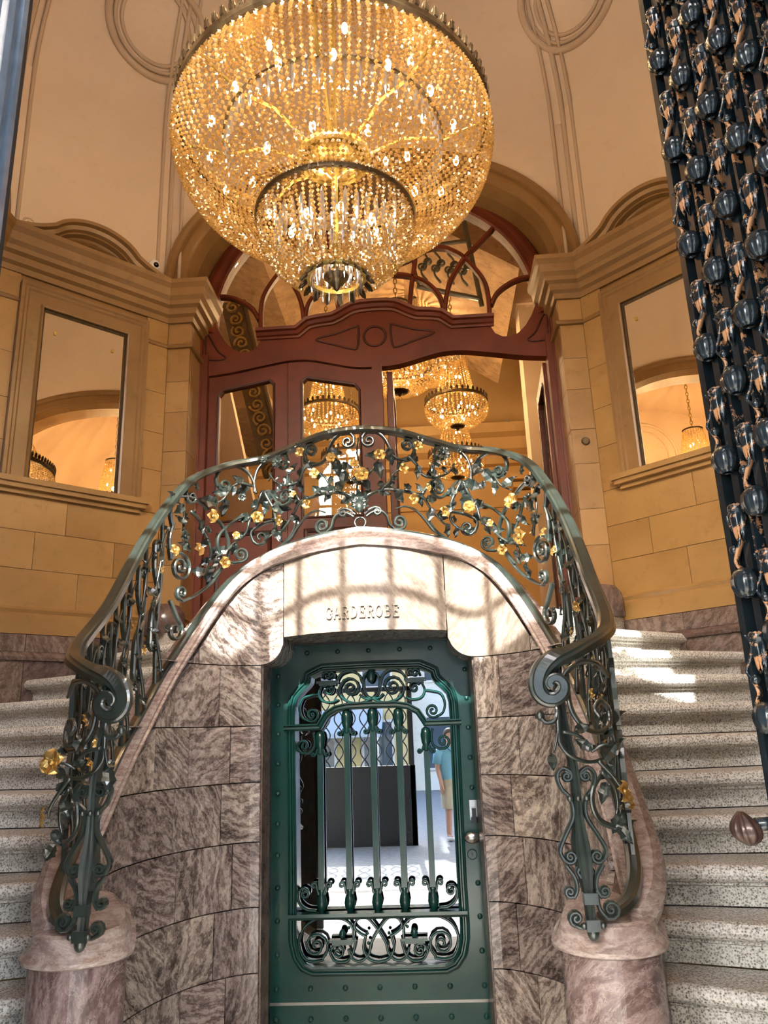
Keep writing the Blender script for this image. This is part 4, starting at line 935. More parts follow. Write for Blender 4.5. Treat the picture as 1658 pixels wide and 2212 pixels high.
# lock, knob, keyhole
mb = MB(); mb.box(.452, .488, 3.922, 3.936, 1.045, 1.135); mb.build('lock_plate', 'steel', GD)
mb = MB(); mb.box(.462, .480, 3.898, 3.925, 1.06, 1.10); mb.box(.455, .487, 3.905, 3.925, 1.035, 1.06); mb.build('lock_lever', 'black_plastic', GD)
mb = MB(); mb.lathe([(.010, 0), (.010, .03), (.030, .034), (.034, .046), (.026, .058), (.001, .060)], 14); mb.map(lambda p: (.455 + p[0] * 1.15, 3.935 - p[2], .972 + p[1] * .75)); mb.build('door_knob', 'steel', GD, smooth=True)
mb = MB(); mb.lathe([(.024, 0), (.024, .004), (.020, .006), (.001, .006)], 16); mb.map(lambda p: (.452 + p[0], 3.935 - p[2], .895 + p[1])); mb.build('keyhole_plate', 'door_green', GD)
mb = MB(); mb.box(.449, .455, 3.926, 3.930, .888, .902); mb.build('keyhole', 'black_plastic', GD)
# iron frame in the reveal
FRM = MB()
for e in (-1, 1): FRM.box(e * .503, e * .516, 3.68, 3.98, 0, 1.80)
FRM.box(-.516, .516, 3.90, 3.98, 1.90, 1.99)
FRM.build('iron_jamb', 'frame_black', GD)
for z in zsr + [.35, .228]:
    for e in (-1, 1): rivet(e * .503, z + .01, 3.80, rz=-e * PI / 2)
mb = MB(); mb.box(-.7, .7, 4.0, 4.05, 0, 2.0); tag(mb.build('wall_cloakroom', 'frame_black'), 'dark wall of the cloakroom behind the green iron door', 'wall', kind='structure')
# ================================================================ MAHOGANY DOOR WALL
WY = 5.30
WD = thing('window_2', 'mahogany arched frame with fanlight and carved transom behind the railing', 'window frame', (0, WY, LAND), kind='structure')
ao = arch_pts(1.345, 1.22, 4.50, 2.25, 44); ai = arch_pts(1.245, 1.13, 4.50, 2.25, 44)
mb = MB(); mb.mould(ao[::-1], [(.02, -.05), (.02, .08), (-.10, .08), (-.10, -.02), (-.085, -.03), (-.075, -.03), (-.07, -.045), (-.045, -.045), (-.035, -.06), (-.02, -.06)], XZ(WY)); mb.build('arch_frame', 'mahogany', WD)
for e in (-1, 1):
    mb = MB(); mb.box(e * 1.285, e * 1.345, WY - .05, WY + .08, LAND, 4.30); mb.box(e * 1.33, e * 1.345, WY - .06, WY + .02, LAND, 4.5); mb.build('stile', 'mahogany', WD)
TB = [(0, 4.128), (.1, 4.13), (.2, 4.143), (.36, 4.185), (.45, 4.208), (.53, 4.222), (.62, 4.224), (.72, 4.216), (.92, 4.183), (1.12, 4.148), (1.345, 4.126)]
TT = [(0, 4.655), (.1, 4.652), (.17, 4.64), (.22, 4.615), (.27, 4.585), (.33, 4.556), (.45, 4.545), (.52, 4.530), (.565, 4.495), (.60, 4.463), (.70, 4.463), (.888, 4.462), (.889, 4.40), (.915, 4.35), (.968, 4.318), (1.03, 4.314), (1.09, 4.34), (1.15, 4.40), (1.20, 4.48), (1.235, 4.56), (1.25, 4.66), (1.345, 4.66)]
def fsym(tab): 
    X_ = [a for a, b in tab]; Z_ = [b for a, b in tab]; return lambda x: float(np.interp(abs(x), X_, Z_))
tbf, ttf = fsym([tuple(p) for p in cm(TB, 6)]), fsym(TT)
xs = np.array(sorted(set(list(np.linspace(-1.345, 1.345, 121)) + [e * x for e in (-1, 1) for x, z in TT])))
mb = MB(); mb.slab([(x, ttf(x)) for x in xs], [(x, tbf(x)) for x in xs], XZ(WY), -.02, .06); mb.build('transom_panel', 'mahogany', WD)
cp = [(x, ttf(x)) for x in np.linspace(-.905, .905, 91) if abs(x) < .90]; cp = [(-.91, 4.462)] + cp + [(.91, 4.462)]
mb = MB(); mb.mould(cp, [(-.055, -.02), (-.055, -.035), (-.04, -.04), (-.035, -.06), (-.015, -.075), (-.01, -.10), (.012, -.105), (.018, -.02)], XZ(WY)); mb.build('transom_cornice', 'mahogany', WD)
def wl(P, r=.007, closed=True, name='panel_moulding'):
    mb = MB(); mb.tube([(x, WY - .022, z) for x, z in cm(P, 6, closed)], r, 6, (0, -1, 0), closed=closed); mb.build(name, 'mahogany_dark', WD, smooth=True)
wl(spiral2((.0, 4.385), .083, .083, 0, 1, 16)[:-1], .009)
for e in (-1, 1):
    wl([(e * .125, 4.47), (e * .15, 4.475), (e * .30, 4.425), (e * .43, 4.40), (e * .44, 4.375), (e * .32, 4.335), (e * .17, 4.285), (e * .135, 4.30), (e * .125, 4.38)], .008)
    wl([(e * 1.315, 4.47), (e * 1.30, 4.485), (e * 1.27, 4.44), (e * 1.22, 4.34), (e * 1.16, 4.285), (e * 1.18, 4.262), (e * 1.25, 4.262), (e * 1.30, 4.28), (e * 1.312, 4.36)], .007)
MUL = [[(.30, 5.66), (.342, 5.30), (.342, 5.075), (.305, 4.85), (.272, 4.60)], [(.0, 5.12), (.13, 5.02), (.271, 5.046), (.435, 5.137), (.56, 5.14), (.632, 5.11), (.727, 5.034), (.852, 4.844), (.888, 4.685), (.885, 4.46)],
       [(.98, 5.30), (.86, 5.17), (.727, 5.034), (.618, 4.861), (.567, 4.708), (.545, 4.53)], [(1.25, 4.826), (1.16, 4.82), (1.06, 4.78), (.959, 4.702), (.905, 4.60)], [(.0, 4.93), (.118, 4.932), (.285, 4.905), (.42, 4.831), (.512, 4.712), (.545, 4.55)]]
for e in (-1, 1):
    for P in MUL:
        q = cm([(e * x, z) for x, z in P], 8); mb = MB(); mb.sweep([(x, WY, z) for x, z in q], [(-.017, -.03), (-.017, .012), (-.008, .026), (.008, .026), (.017, .012), (.017, -.03)], (0, -1, 0)); mb.build('glazing_bar', 'mahogany', WD)
gl = [(x, max(ttf(x) - .02, 4.3)) for x, z in ai]
mb = MB(); mb.slab(ai, [(x, min(z, b)) for (x, z), (_, b) in zip(ai, gl)], XZ(WY), .004, .008); mb.build('fanlight_pane', 'clear_glass', WD)
mb = MB(); mb.box(-.03, .045, WY - .04, WY + .06, LAND, 4.14); mb.build('centre_post', 'mahogany', WD)
# leaves
def wood_leaf(x0, x1, gx0, gx1, zg0, zg1, label, T=None):
    D_ = thing('door_2' if gx0 < -.7 else ('door_3' if T is None else ('door_4' if x0 > .4 else 'door_5')), label, 'door', ((x0 + x1) / 2, WY, LAND), kind='structure')
    T = T or (lambda p: p)
    zb = 2.98; n = 14; gxs = np.linspace(gx0, gx1, n + 1); rc = .035
    def gtop(x):
        z = zg0 + (zg1 - zg0) * (x - gx0) / (gx1 - gx0); d = min(x - gx0, gx1 - x)
        return z - (rc - math.sqrt(max(0, rc * rc - (rc - d) ** 2)) if d < rc else 0)
    mb = MB(); A = lambda u, v, h: T((u, WY + h, v))
    top = lambda x: (tbf(x) if T((0, 0, 0)) == (0, 0, 0) and T((1, 2, 3)) == (1, 2, 3) else 4.13) - .008
    tops = top
    mb.slab([(x, tops(x)) for x in gxs], [(x, gtop(x)) for x in gxs], A, 0, .045)
    for a, b in ((x0, gx0), (gx1, x1)):
        xx = np.linspace(a, b, 4); mb.slab([(x, tops(x)) for x in xx], [(x, LAND) for x in xx], A, 0, .045)
    mb.slab([(gx0, zb), (gx1, zb)], [(gx0, LAND), (gx1, LAND)], A, 0, .045); mb.build('leaf_frame', 'mahogany', D_)
    pth = [(gx0, zb)] + [(x, gtop(x)) for x in gxs] + [(gx1, zb)]
    mb = MB(); mb.mould([np.array(p) for p in pth], [(0, -.006), (.012, -.008), (.018, 0), (0, 0)], A, closed=True); mb.build('glass_bead', 'mahogany_dark', D_)
    mb = MB(); mb.slab([(x, gtop(x)) for x in gxs], [(x, zb) for x in gxs], A, .02, .024); mb.build('glass_pane', 'clear_glass', D_)
    mb = MB(); mb.mould([np.array(p) for p in ((gx0 + .03, LAND + .18), (gx0 + .03, zb - .12), (gx1 - .03, zb - .12), (gx1 - .03, LAND + .18))], [(0, 0), (0, -.012), (.02, -.016), (.03, 0)], A, closed=True); mb.build('panel_moulding', 'mahogany_dark', D_)
    return D_
wood_leaf(-1.283, -.678, -1.20, -.79, 4.00, 4.075, 'outer closed mahogany door leaf left of the arched frame')
wood_leaf(-.674, -.032, -.56, -.14, 4.08, 3.99, 'closed mahogany door leaf beside the centre post')
wood_leaf(.60, 1.25, .70, 1.14, 4.0, 4.0, 'glazed mahogany door leaf folded back at the far right jamb', T=lambda p: (1.262 + (p[1] - WY) * .9 + (p[0] - .6) * .06, WY + .07 + (p[0] - .6), p[2]))
wood_leaf(.10, .70, .2, .60, 4.0, 4.0, 'glazed mahogany door leaf swung open beside the centre post', T=lambda p: (.075 + (p[1] - WY), WY + .07 + (p[0] - .10), p[2]))

# ================================================================ SALON BEHIND THE DOORS
SB = thing('wall_salon', 'golden plaster salon seen through the mahogany doors', 'wall', (0, 9, LAND), kind='structure')
mb = MB(); mb.box(-4.2, 4.2, 5.42, 12.2, LAND - .15, LAND - .02); mb.build('salon_floor', 'mahogany_dark', SB)
mb = MB(); mb.box(-4.3, 4.3, 12.0, 12.2, LAND - .1, 8.2); mb.build('salon_end_wall', 'plaster_gold', SB)
for s in (-1, 1):
    mb = MB(); mb.box(s * (4.1 if s < 0 else 3.1), s * 4.4, 5.4, 12.2, LAND - .1, 8.2); mb.build('salon_side_wall', 'plaster_gold', SB)
    mb = MB(); mb.box(s * 1.36, s * 4.4, 5.34, 5.44, LAND - .1, 8.2); mb.build('salon_return_wall', 'plaster_gold', SB)
mb = MB(); mb.slab([(x, 8.2) for x, z in ao], [(x, z) for x, z in ao], XZ(5.34), 0, .1); mb.box(-1.37, -1.34, 5.34, 5.44, LAND, 8.2); mb.box(1.34, 1.37, 5.34, 5.44, LAND, 8.2); mb.build('salon_arch_wall', 'plaster_gold', SB)
mb = MB(); mb.box(-4.4, 4.4, 5.3, 12.3, 8.1, 8.3); mb.build('salon_ceiling', 'plaster_gold', SB)
prof = [(0, 5.6), (-.10, 5.62), (-.12, 5.75), (-.25, 5.82), (-.30, 6.0), (-.42, 6.05), (-.45, 6.2), (0, 6.25)]
mb = MB(); mb.mould([np.array(p) for p in ((-4.1, 12.0), (3.1, 12.0), (3.1, 5.45))], [(-abs(d), z) for d, z in prof], lambda u, v, h: (u, v, h)); mb.build('salon_cornice', 'plaster_gold', SB)
mb = MB(); mb.mould([np.array(p) for p in ((-4.1, 12.0), (3.1, 12.0), (3.1, 5.45))], [(0, 4.9), (-.05, 4.9), (-.06, 5.0), (0, 5.02)], lambda u, v, h: (u, v, h)); mb.build('picture_rail', 'plaster_gold', SB)
for x0, x1, y in ((1.55, 1.95, 8.2), (2.25, 2.45, 8.0)):
    mb = MB(); mb.box(x0, x1, y, y + .3, LAND, 8.1); mb.box(x0 - .06, x1 + .06, y - .05, y + .3, 6.3, 6.45); mb.build('pilaster', 'plaster', SB)
# bracket under the cornice
mb = MB()
for k, (w, h) in enumerate(((.30, .10), (.25, .09), (.18, .12))): mb.box(2.0 - w, 2.0 + w, 11.6 + .1 * k, 12.0, 5.35 - .12 * k - h, 5.35 - .12 * k)
mb.build('wall_bracket', 'plaster_gold', SB)
# upper flight crossing the salon
UF = thing('upper_flight', 'brown stuccoed soffit of an upper stair flight seen through the fanlight', 'stairs', (0, 9, 6), kind='structure')
A = lambda u, v, h: (u, 8.6 + h, v)
mb = MB(); mb.poly([(-3.6, 7.9), (-1.2, 6.9), (.2, 7.3), (1.45, 6.35), (1.45, 6.15), (.2, 7.0), (-1.3, 6.45), (-3.6, 7.2)], A, -1.4, 1.4); mb.build('stair_soffit', 'stucco_brown', UF)
mb = MB(); mb.poly([(-3.2, 7.0), (-1.55, 5.6), (-1.45, 5.0), (-1.9, 5.0), (-3.3, 6.3)], lambda u, v, h: (u, 8.0 + h, v), -.2, 1.6); mb.build('stair_soffit', 'stucco_brown', UF)
IB = thing('iron_balustrade', 'dark scrolled iron balustrade panel high behind the fanlight', 'balustrade', (.65, 7.15, 5.7))
def ib(P, t=.02, w=.03, sp=None):
    q = list(cm(P, 5)) if len(P) > 2 else [np.array(p) for p in P]
    if sp: q += [np.array(p) for p in spiral2(*sp, 10)]
    mb = MB(); mb.bar([(p[0], 7.15, p[1]) for p in q], t, w, (0, -1, 0)); mb.build('balustrade_scroll', 'iron_green', IB)
ib([(.30, 6.45), (.93, 6.50)], .04); ib([(.36, 5.98), (1.02, 5.78)], .05); ib([(.30, 6.45), (.38, 5.96)], .03); ib([(.90, 6.75), (1.02, 5.70)], .05)
for i in range(4):
    x = .42 + .14 * i; z = 6.42 - .03 * i
    ib([(x, z), (x + .06, z - .10), (x + .03, z - .2)], sp=((x, z - .2), .05, .01, 0, -1.4)); ib([(x + .05, z - .38), (x - .01, z - .27), (x + .03, z - .16)], sp=((x + .07, z - .15), .045, .01, PI, -1.4))
GB = thing('gilt_balustrade', 'gilded carved balustrade slanting behind the left glass door', 'balustrade', (-1.15, 6.8, 3.2))
mb = MB(); mb.poly([(-1.66, 5.75), (-1.42, 5.75), (-.98, 3.85), (-1.20, 3.85)], XZ(6.9), -.04, .04); mb.build('string_board', 'bronze', GB)
for i in range(14):
    t = i / 13; x = -1.53 + .43 * t; z = 5.68 - 1.78 * t
    mb = MB(); mb.bar([(p[0], 6.845, p[1]) for p in spiral2((x, z), .075, .012, i * 1.2, 1.5 * (-1) ** i, 12)], .025, .03, (0, -1, 0)); mb.build('carved_scroll', 'brass', GB)
mb = MB(); mb.bar([(-1.42, 6.85, 5.75), (-.98, 6.85, 3.85)], .05, .06, (0, -1, 0)); mb.build('balustrade_rail', 'bronze', GB)
SR = thing('stair_string', 'pale stair string with fretted band behind the left glass door', 'stairs', (-1.9, 7.6, 3), kind='structure')
mb = MB(); mb.poly([(-2.4, 5.2), (-1.75, 5.2), (-1.25, 2.9), (-1.75, 2.9), (-2.4, 3.9)], XZ(7.6), -.05, .1); mb.build('string_wall', 'plaster', SR)
mb = MB(); mb.bar([(-2.35, 7.5, 4.25), (-1.45, 7.5, 3.2)], .16, .03, (0, -1, 0)); mb.build('fret_band', 'brass', SR)
mb = MB(); mb.bar([(-2.35, 7.48, 4.0), (-1.5, 7.48, 3.02)], .10, .05, (0, -1, 0)); mb.build('string_rail', 'mahogany', SR)
GR = thing('gilt_handrail', 'low gilded scrolled handrail beyond the open mahogany doors', 'railing', (-.4, 6.3, LAND))
for P, sp in (([(-1.05, 2.55), (-.80, 2.72), (-.60, 2.80)], ((-.55, 2.86), .06, .01, -2.2, 1.5)), ([(-.62, 2.70), (-.35, 2.75), (.0, 2.62), (.25, 2.35)], None)):
    q = list(cm(P, 6)) + ([np.array(p) for p in spiral2(*sp, 10)] if sp else []); mb = MB(); mb.bar([(p[0], 6.3, p[1]) for p in q], .04, .05, (0, -1, 0)); mb.build('rail_scroll', 'brass', GR)
for x in (-1.0, -.62, -.2, .2):
    mb = MB(); mb.box(x - .015, x + .015, 6.285, 6.315, LAND - .02, 2.62 if x < .1 else 2.42); mb.build('post', 'brass', GR)

# ================================================================ CHANDELIERS
def bead_strand(pts, size, zgap=1.0):
    """octahedral beads threaded along a polyline"""
    P = np.asarray(pts, float); L = np.concatenate([[0], np.cumsum(np.linalg.norm(np.diff(P, axis=0), axis=1))]); v = []; f = []
    x = size / 2
    while x < L[-1]:
        c = np.array([np.interp(x, L, P[:, k]) for k in range(3)]); c2 = np.array([np.interp(x + .002, L, P[:, k]) for k in range(3)]); T_ = c2 - c; T_ = T_ / (np.linalg.norm(T_) + 1e-9)
        a = np.cross(T_, (.31, .87, .2)); a /= np.linalg.norm(a); b = np.cross(T_, a); h = size * .5; th = random.random() * 3; a, b = a * math.cos(th) + b * math.sin(th), b * math.cos(th) - a * math.sin(th)
        n = len(v); v += [c - T_ * h, c + T_ * h, c + a * h * .95, c + b * h * .95, c - a * h * .95, c - b * h * .95]
        f += [(n, n + 2, n + 3), (n, n + 3, n + 4), (n, n + 4, n + 5), (n, n + 5, n + 2), (n + 1, n + 3, n + 2), (n + 1, n + 4, n + 3), (n + 1, n + 5, n + 4), (n + 1, n + 2, n + 5)]
        x += size * zgap
    return v, f
def strand_mesh(nm, pts, size, gap=1.0):
    v, f = bead_strand(pts, size, gap); me = bpy.data.meshes.new(nm); me.from_pydata([tuple(map(float, p)) for p in v], [], f); me.update(); me.materials.append(MAT['crystal']); return me
def palmette_mesh(nm, h, w):
    mb = MB(); P = [(0, 0), (w * .35, .02 * h), (w * .5, .3 * h), (w * .42, .6 * h), (w * .2, .85 * h), (0, h), (-w * .2, .85 * h), (-w * .42, .6 * h), (-w * .5, .3 * h), (-w * .35, .02 * h)]
    mb.poly(P, lambda u, v, k: (k, u, v), -.004, .004)
    for a in (-.5, 0, .5): mb.box(.003, .008, -.0015 + a * w * .4, .0015 + a * w * .4, .1 * h, .8 * h)
    me = bpy.data.meshes.new(nm); me.from_pydata([tuple(map(float, p)) for p in mb.v], [], mb.f); me.update(); me.materials.append(MAT['bronze']); return me
def lamp(name, loc, power, r=.06, col=(1.0, .66, .33)):
    l = bpy.data.lights.new(name, 'POINT'); l.energy = power; l.color = col; l.shadow_soft_size = min(r, .03)
    o = bpy.data.objects.new(name, l); COL.objects.link(o); o.location = loc; return o
CC = (0.0, 2.70)
CH = thing('chandelier', 'huge crystal chandelier of bead strings with bronze crown rings', 'chandelier', (CC[0], CC[1], 3.15))
def rot(a): return Matrix.Translation((CC[0], CC[1], 0)) @ Matrix.Rotation(a, 4, 'Z')
BOWL = [(.650, 3.915), (.668, 3.86), (.664, 3.79), (.640, 3.715), (.597, 3.645), (.54, 3.59), (.47, 3.55), (.395, 3.525), (.325, 3.51)]
LOW = [(.315, 3.495), (.318, 3.45), (.305, 3.39), (.275, 3.325), (.230, 3.275), (.18, 3.245), (.125, 3.228)]
bw = cm([(r, 0, z) for r, z in BOWL], 6); lw = cm([(r, 0, z) for r, z in LOW], 6)
bms = [strand_mesh('bead_string', bw, .0195) for _ in range(3)]; lms = [strand_mesh('bead_string', lw, .0175) for _ in range(3)]
NB, NL = 124, 68
for k in range(NB): link('bead_string', bms[k % 3], CH, rot(2 * PI * k / NB))
for k in range(NL): link('bead_string', lms[k % 3], CH, rot(2 * PI * k / NL))
inner = []; 
v_all, f_all = [], []
def bulk(path, n, size, scale, dz, jitter=.0):
    for k in range(n):
        a = 2 * PI * (k + .5) / n; ca, sa = math.cos(a), math.sin(a)
        P = [((p[0] * scale) * ca + CC[0], (p[0] * scale) * sa + CC[1], p[2] + dz) for p in path]
        v, f = bead_strand(P, size, 1.15); b = len(v_all); v_all.extend(v); f_all.extend([tuple(b + i for i in q) for q in f])
bulk(bw, 30, .018, .93, .03); bulk(lw, 16, .018, .90, .02)
o = finish('inner_beads', v_all, f_all, 'crystal', CH, recalc=False); o['kind'] = 'stuff'
cone = cm([(.62, 0, 3.99), (.50, 0, 4.12), (.36, 0, 4.40), (.27, 0, 4.75), (.22, 0, 5.1), (.20, 0, 5.4)], 6)
cmesh = strand_mesh('cone_bead_string', cone, .022, 1.1)
for k in range(70): link('cone_bead_string', cmesh, CH, rot(2 * PI * k / 70))
# icicle prisms inside the bowls
pm_ = MB(); pm_.lathe([(.0012, 0), (.007, -.02), (.0085, -.07), (.004, -.11), (.0008, -.125)], 6); pme = bpy.data.meshes.new('prism_drop'); pme.from_pydata([tuple(map(float, p)) for p in pm_.v], [], pm_.f); pme.update(); pme.materials.append(MAT['crystal_clear'])
for r, z, n in ((.24, 3.47, 34), (.45, 3.90, 56), (.145, 3.43, 20)):
    for k in range(n): link('prism_drop', pme, CH, rot(2 * PI * k / n) @ Matrix.Translation((r, 0, z)) @ Matrix.Scale(1.25, 4))
# metal rings
def torus_ring(nm, R, z, prof, mat, n=72):
    mb = MB(); mb.grid([[(CC[0] + (R + a) * math.cos(2 * PI * k / n), CC[1] + (R + a) * math.sin(2 * PI * k / n), z + b) for a, b in prof] for k in range(n)], True, True); return mb.build(nm, mat, CH)
torus_ring('crown_ring', .650, 3.935, [(-.008, -.018), (.006, -.018), (.014, -.006), (.008, .004), (.014, .016), (.004, .024), (-.008, .024)], 'bronze')
torus_ring('middle_ring', .320, 3.502, [(-.006, -.012), (.006, -.012), (.010, 0), (.006, .012), (-.006, .012)], 'bronze')
torus_ring('bottom_ring', .115, 3.225, [(-.008, -.008), (.006, -.008), (.010, 0), (.006, .010), (-.008, .010)], 'brass', 40)
torus_ring('inner_ring', .145, 3.80, [(-.01, -.012), (.01, -.012), (.012, .0), (.01, .012), (-.01, .012)], 'brass', 40)
torus_ring('lamp_ring', .46, 3.86, [(-.006, -.006), (.006, -.006), (.006, .006), (-.006, .006)], 'bronze', 48)
pal = palmette_mesh('palmette', .052, .030)
for k in range(96): link('palmette', pal, CH, rot(2 * PI * k / 96) @ Matrix.Translation((.657, 0, 3.955)) @ Matrix.Rotation(.12, 4, 'Y'))
pal2 = palmette_mesh('lower_palmette', .045, .026)
for k in range(16): link('lower_palmette', pal2, CH, rot(2 * PI * k / 16) @ Matrix.Translation((.122, 0, 3.22)) @ Matrix.Rotation(2.4, 4, 'Y'))
for k in range(22): link('prism_drop', pme, CH, rot(2 * PI * k / 22) @ Matrix.Translation((.10, 0, 3.22)) @ Matrix.Scale(.5, 4))
mb = MB(); mb.lathe([(.052, 3.235), (.050, 3.222), (.030, 3.21), (.032, 3.198), (.016, 3.185), (.010, 3.17), (.001, 3.16)], 20, (CC[0], CC[1], 0)); mb.build('bottom_boss', 'bronze', CH, smooth=True)
mb = MB(); mb.lathe([(.012, 3.2), (.012, 3.7), (.05, 3.74), (.13, 3.80), (.06, 3.84), (.014, 3.9), (.014, 7.2)], 16, (CC[0], CC[1], 0)); mb.build('stem', 'brass', CH, smooth=True)
for k in range(8):
    a = 2 * PI * k / 8; mb = MB(); mb.tube([(CC[0] + r * math.cos(a), CC[1] + r * math.sin(a), z) for r, z in ((.12, 3.80), (.3, 3.88), (.46, 3.86), (.64, 3.93))], .007, 6); mb.build('arm', 'brass', CH)
bl = MB(); bl.ball((0, 0, 0), .013, 8, 8, (1, 1, 2.0)); bme = bpy.data.meshes.new('bulb'); bme.from_pydata([tuple(map(float, p)) for p in bl.v], [], bl.f); bme.update(); bme.materials.append(MAT['bulb_glow']); bme.polygons.foreach_set('use_smooth', [True] * len(bme.polygons))
for r, z, n in ((.52, 3.80, 16), (.34, 3.66, 10), (.18, 3.42, 8), (.40, 4.06, 8)):
    for k in range(n): link('bulb', bme, CH, rot(2 * PI * (k + .3) / n) @ Matrix.Translation((r, 0, z)))
for k in range(4):
    a = PI / 4 + k * PI / 2; lamp('chandelier_light', (CC[0] + .32 * math.cos(a), CC[1] + .32 * math.sin(a), 3.78), 7, .10)
lamp('chandelier_light', (CC[0], CC[1], 3.42), 4, .08)
for k in range(4):
    a = k * PI / 2 + .2; lamp('chandelier_light', (CC[0] + .50 * math.cos(a), CC[1] + .50 * math.sin(a), 4.50), 18, .10)

def small_chandelier(name, label, loc, R, cz, power, chain_to, group, tiers=1, n=54):
    """loc x,y; cz = crown height"""
    t = thing(name, label, 'chandelier', (loc[0], loc[1], cz - .8 * R), group=group)
    def strands(path, n, size, nm):
        V, F = [], []
        for k in range(n):
            a = 2 * PI * k / n; v, f = bead_strand([(loc[0] + r * R * math.cos(a), loc[1] + r * R * math.sin(a), cz + z * R) for r, z in path], size, 1.05); b = len(V); V += v; F += [tuple(b + i for i in q) for q in f]
        o = finish(nm, V, F, 'crystal', t, recalc=False); o['kind'] = 'stuff'
    sz = .05 * R + .010
    strands([(p[0], p[1]) for p in cm([(1.0, -.05), (1.03, -.25), (.95, -.5), (.72, -.70), (.40, -.80), (.22, -.82)], 5)], n, sz, 'bowl_beads')
    strands([(p[0], p[1]) for p in cm([(.70, .04), (.62, .3), (.52, .8), (.42, 1.4), (.36, 1.75)], 5)], int(n * .6), sz, 'cone_beads')
    mb = MB(); mb.lathe([(1.0 * R, -.05 * R), (1.05 * R, -.03 * R), (1.05 * R, .04 * R), (.98 * R, .05 * R)], 40, (loc[0], loc[1], cz), cap=False); mb.build('crown_ring', 'bronze', t)
    pmh = palmette_mesh('palmette', .14 * R, .09 * R)
    for k in range(36): link('palmette', pmh, t, Matrix.Translation((loc[0], loc[1], 0)) @ Matrix.Rotation(2 * PI * k / 36, 4, 'Z') @ Matrix.Translation((1.02 * R, 0, cz + .05 * R)))
    mb = MB(); mb.lathe([(.24 * R, -.80 * R), (.22 * R, -.86 * R), (.08 * R, -.9 * R), (.02 * R, -.98 * R)], 20, (loc[0], loc[1], cz)); mb.build('bottom_boss', 'bronze', t)
    mb = MB(); mb.lathe([(.38 * R, 1.74 * R), (.40 * R, 1.8 * R), (.1 * R, 1.85 * R)], 24, (loc[0], loc[1], cz)); mb.build('top_crown', 'bronze', t)
    z = cz + 1.85 * R; i = 0
    while z < chain_to:
        a = PI / 2 * (i % 2); ca, sa = math.cos(a), math.sin(a); mb = MB()
        mb.tube([(loc[0] + .018 * math.cos(q) * ca, loc[1] + .018 * math.cos(q) * sa, z + .035 + .035 * math.sin(q)) for q in np.linspace(0, 2 * PI, 10, endpoint=False)], .006, 5, (-sa, ca, 0), closed=True); mb.build('chain_link', 'brass', t); z += .055; i += 1
    for k in range(14):
        a = 2.4 * k; r = R * (.35 + .5 * ((k * 7) % 10) / 10); link('bulb', bme, t, Matrix.Translation((loc[0] + r * math.cos(a), loc[1] + r * math.sin(a), cz - R * (.15 + .35 * ((k * 3) % 10) / 10))) @ Matrix.Scale(.8, 4))
    for k in range(5):
        a = 2.4 * k; link('bulb', bme, t, Matrix.Translation((loc[0] + .3 * R * math.cos(a), loc[1] + .3 * R * math.sin(a), cz + R * (.3 + .25 * k))) @ Matrix.Scale(.8, 4))
    lamp('salon_light', (loc[0], loc[1], cz - .3 * R), power * 1.3, .3 * R); lamp('salon_light', (loc[0], loc[1], cz + .6 * R), power * 1.1, .2 * R)
G_ = 'salon chandeliers beyond the doors'
SALON = [('tall crystal chandelier beyond the open right-hand mahogany doors', (.735, 8.0), .34, 5.0, 26, 6.6), ('tall crystal chandelier behind the closed glass door leaf', (-.72, 8.0), .34, 4.97, 26, 6.6),
         ('large crystal chandelier partly hidden by the transom, by the centre post', (.13, 7.0), .37, 5.02, 30, 6.6), ('far crystal chandelier beside the transom, behind the largest salon one', (.40, 9.0), .44, 6.12, 30, 7.8),
         ('low crystal chandelier beneath the tall one, seen above the handrail', (.78, 9.6), .36, 4.95, 16, 6.0), ('low crystal chandelier behind the railing, left of the centre post', (-.60, 9.6), .40, 5.0, 16, 6.0)]
for lb, loc, R, cz, pw, ch in SALON: small_chandelier('salon_chandelier', lb, loc, R, cz, pw, ch, G_, n=44)
for s, nm in ((-1, 'left'), (1, 'right')):
    small_chandelier('bay_chandelier', f'chandelier on a chain in the {nm} side bay', (s * 3.9, CY - .3), .36, 4.80, 75, 6.3, 'side bay chandeliers', n=40)
# ================================================================ STREET DOOR LEAVES
HG, FE = np.array([1.30, .28]), np.array([.875, 1.45])
ld = (FE - HG) / np.linalg.norm(FE - HG); LLEN = np.linalg.norm(FE - HG); ln = np.array([-ld[1], ld[0]])       # toward the room axis
if ln[0] > 0: ln = -ln
def LP(u, h, z): q = HG + ld * u + ln * h; return (q[0], q[1], z)        # u from hinge, h proud of the leaf
RD = thing('door_6', 'open black iron door leaf with rusty knobbed bars at the right edge', 'door', (HG[0], HG[1], 0), kind='structure')
mb = MB(); mb.box(0, LLEN - .035, -.05, -.03, .04, 3.42, lambda p: LP(*p)); mb.build('door_sheet', 'panel_black', RD)
mb = MB(); mb.box(LLEN - .016, LLEN, -.055, .008, .04, 3.42, lambda p: LP(*p)); mb.box(LLEN - .022, LLEN - .014, -.03, .014, .04, 3.42, lambda p: LP(*p)); mb.build('meeting_stile', 'iron_black', RD)
mb = MB(); mb.box(0, LLEN - .03, -.03, .02, .04, 1.12, lambda p: LP(*p)); mb.build('lower_panel', 'panel_black', RD)
mb = MB(); mb.box(.02, .08, -.03, .03, .04, 3.42, lambda p: LP(*p)); mb.build('hinge_stile', 'iron_rusty', RD)
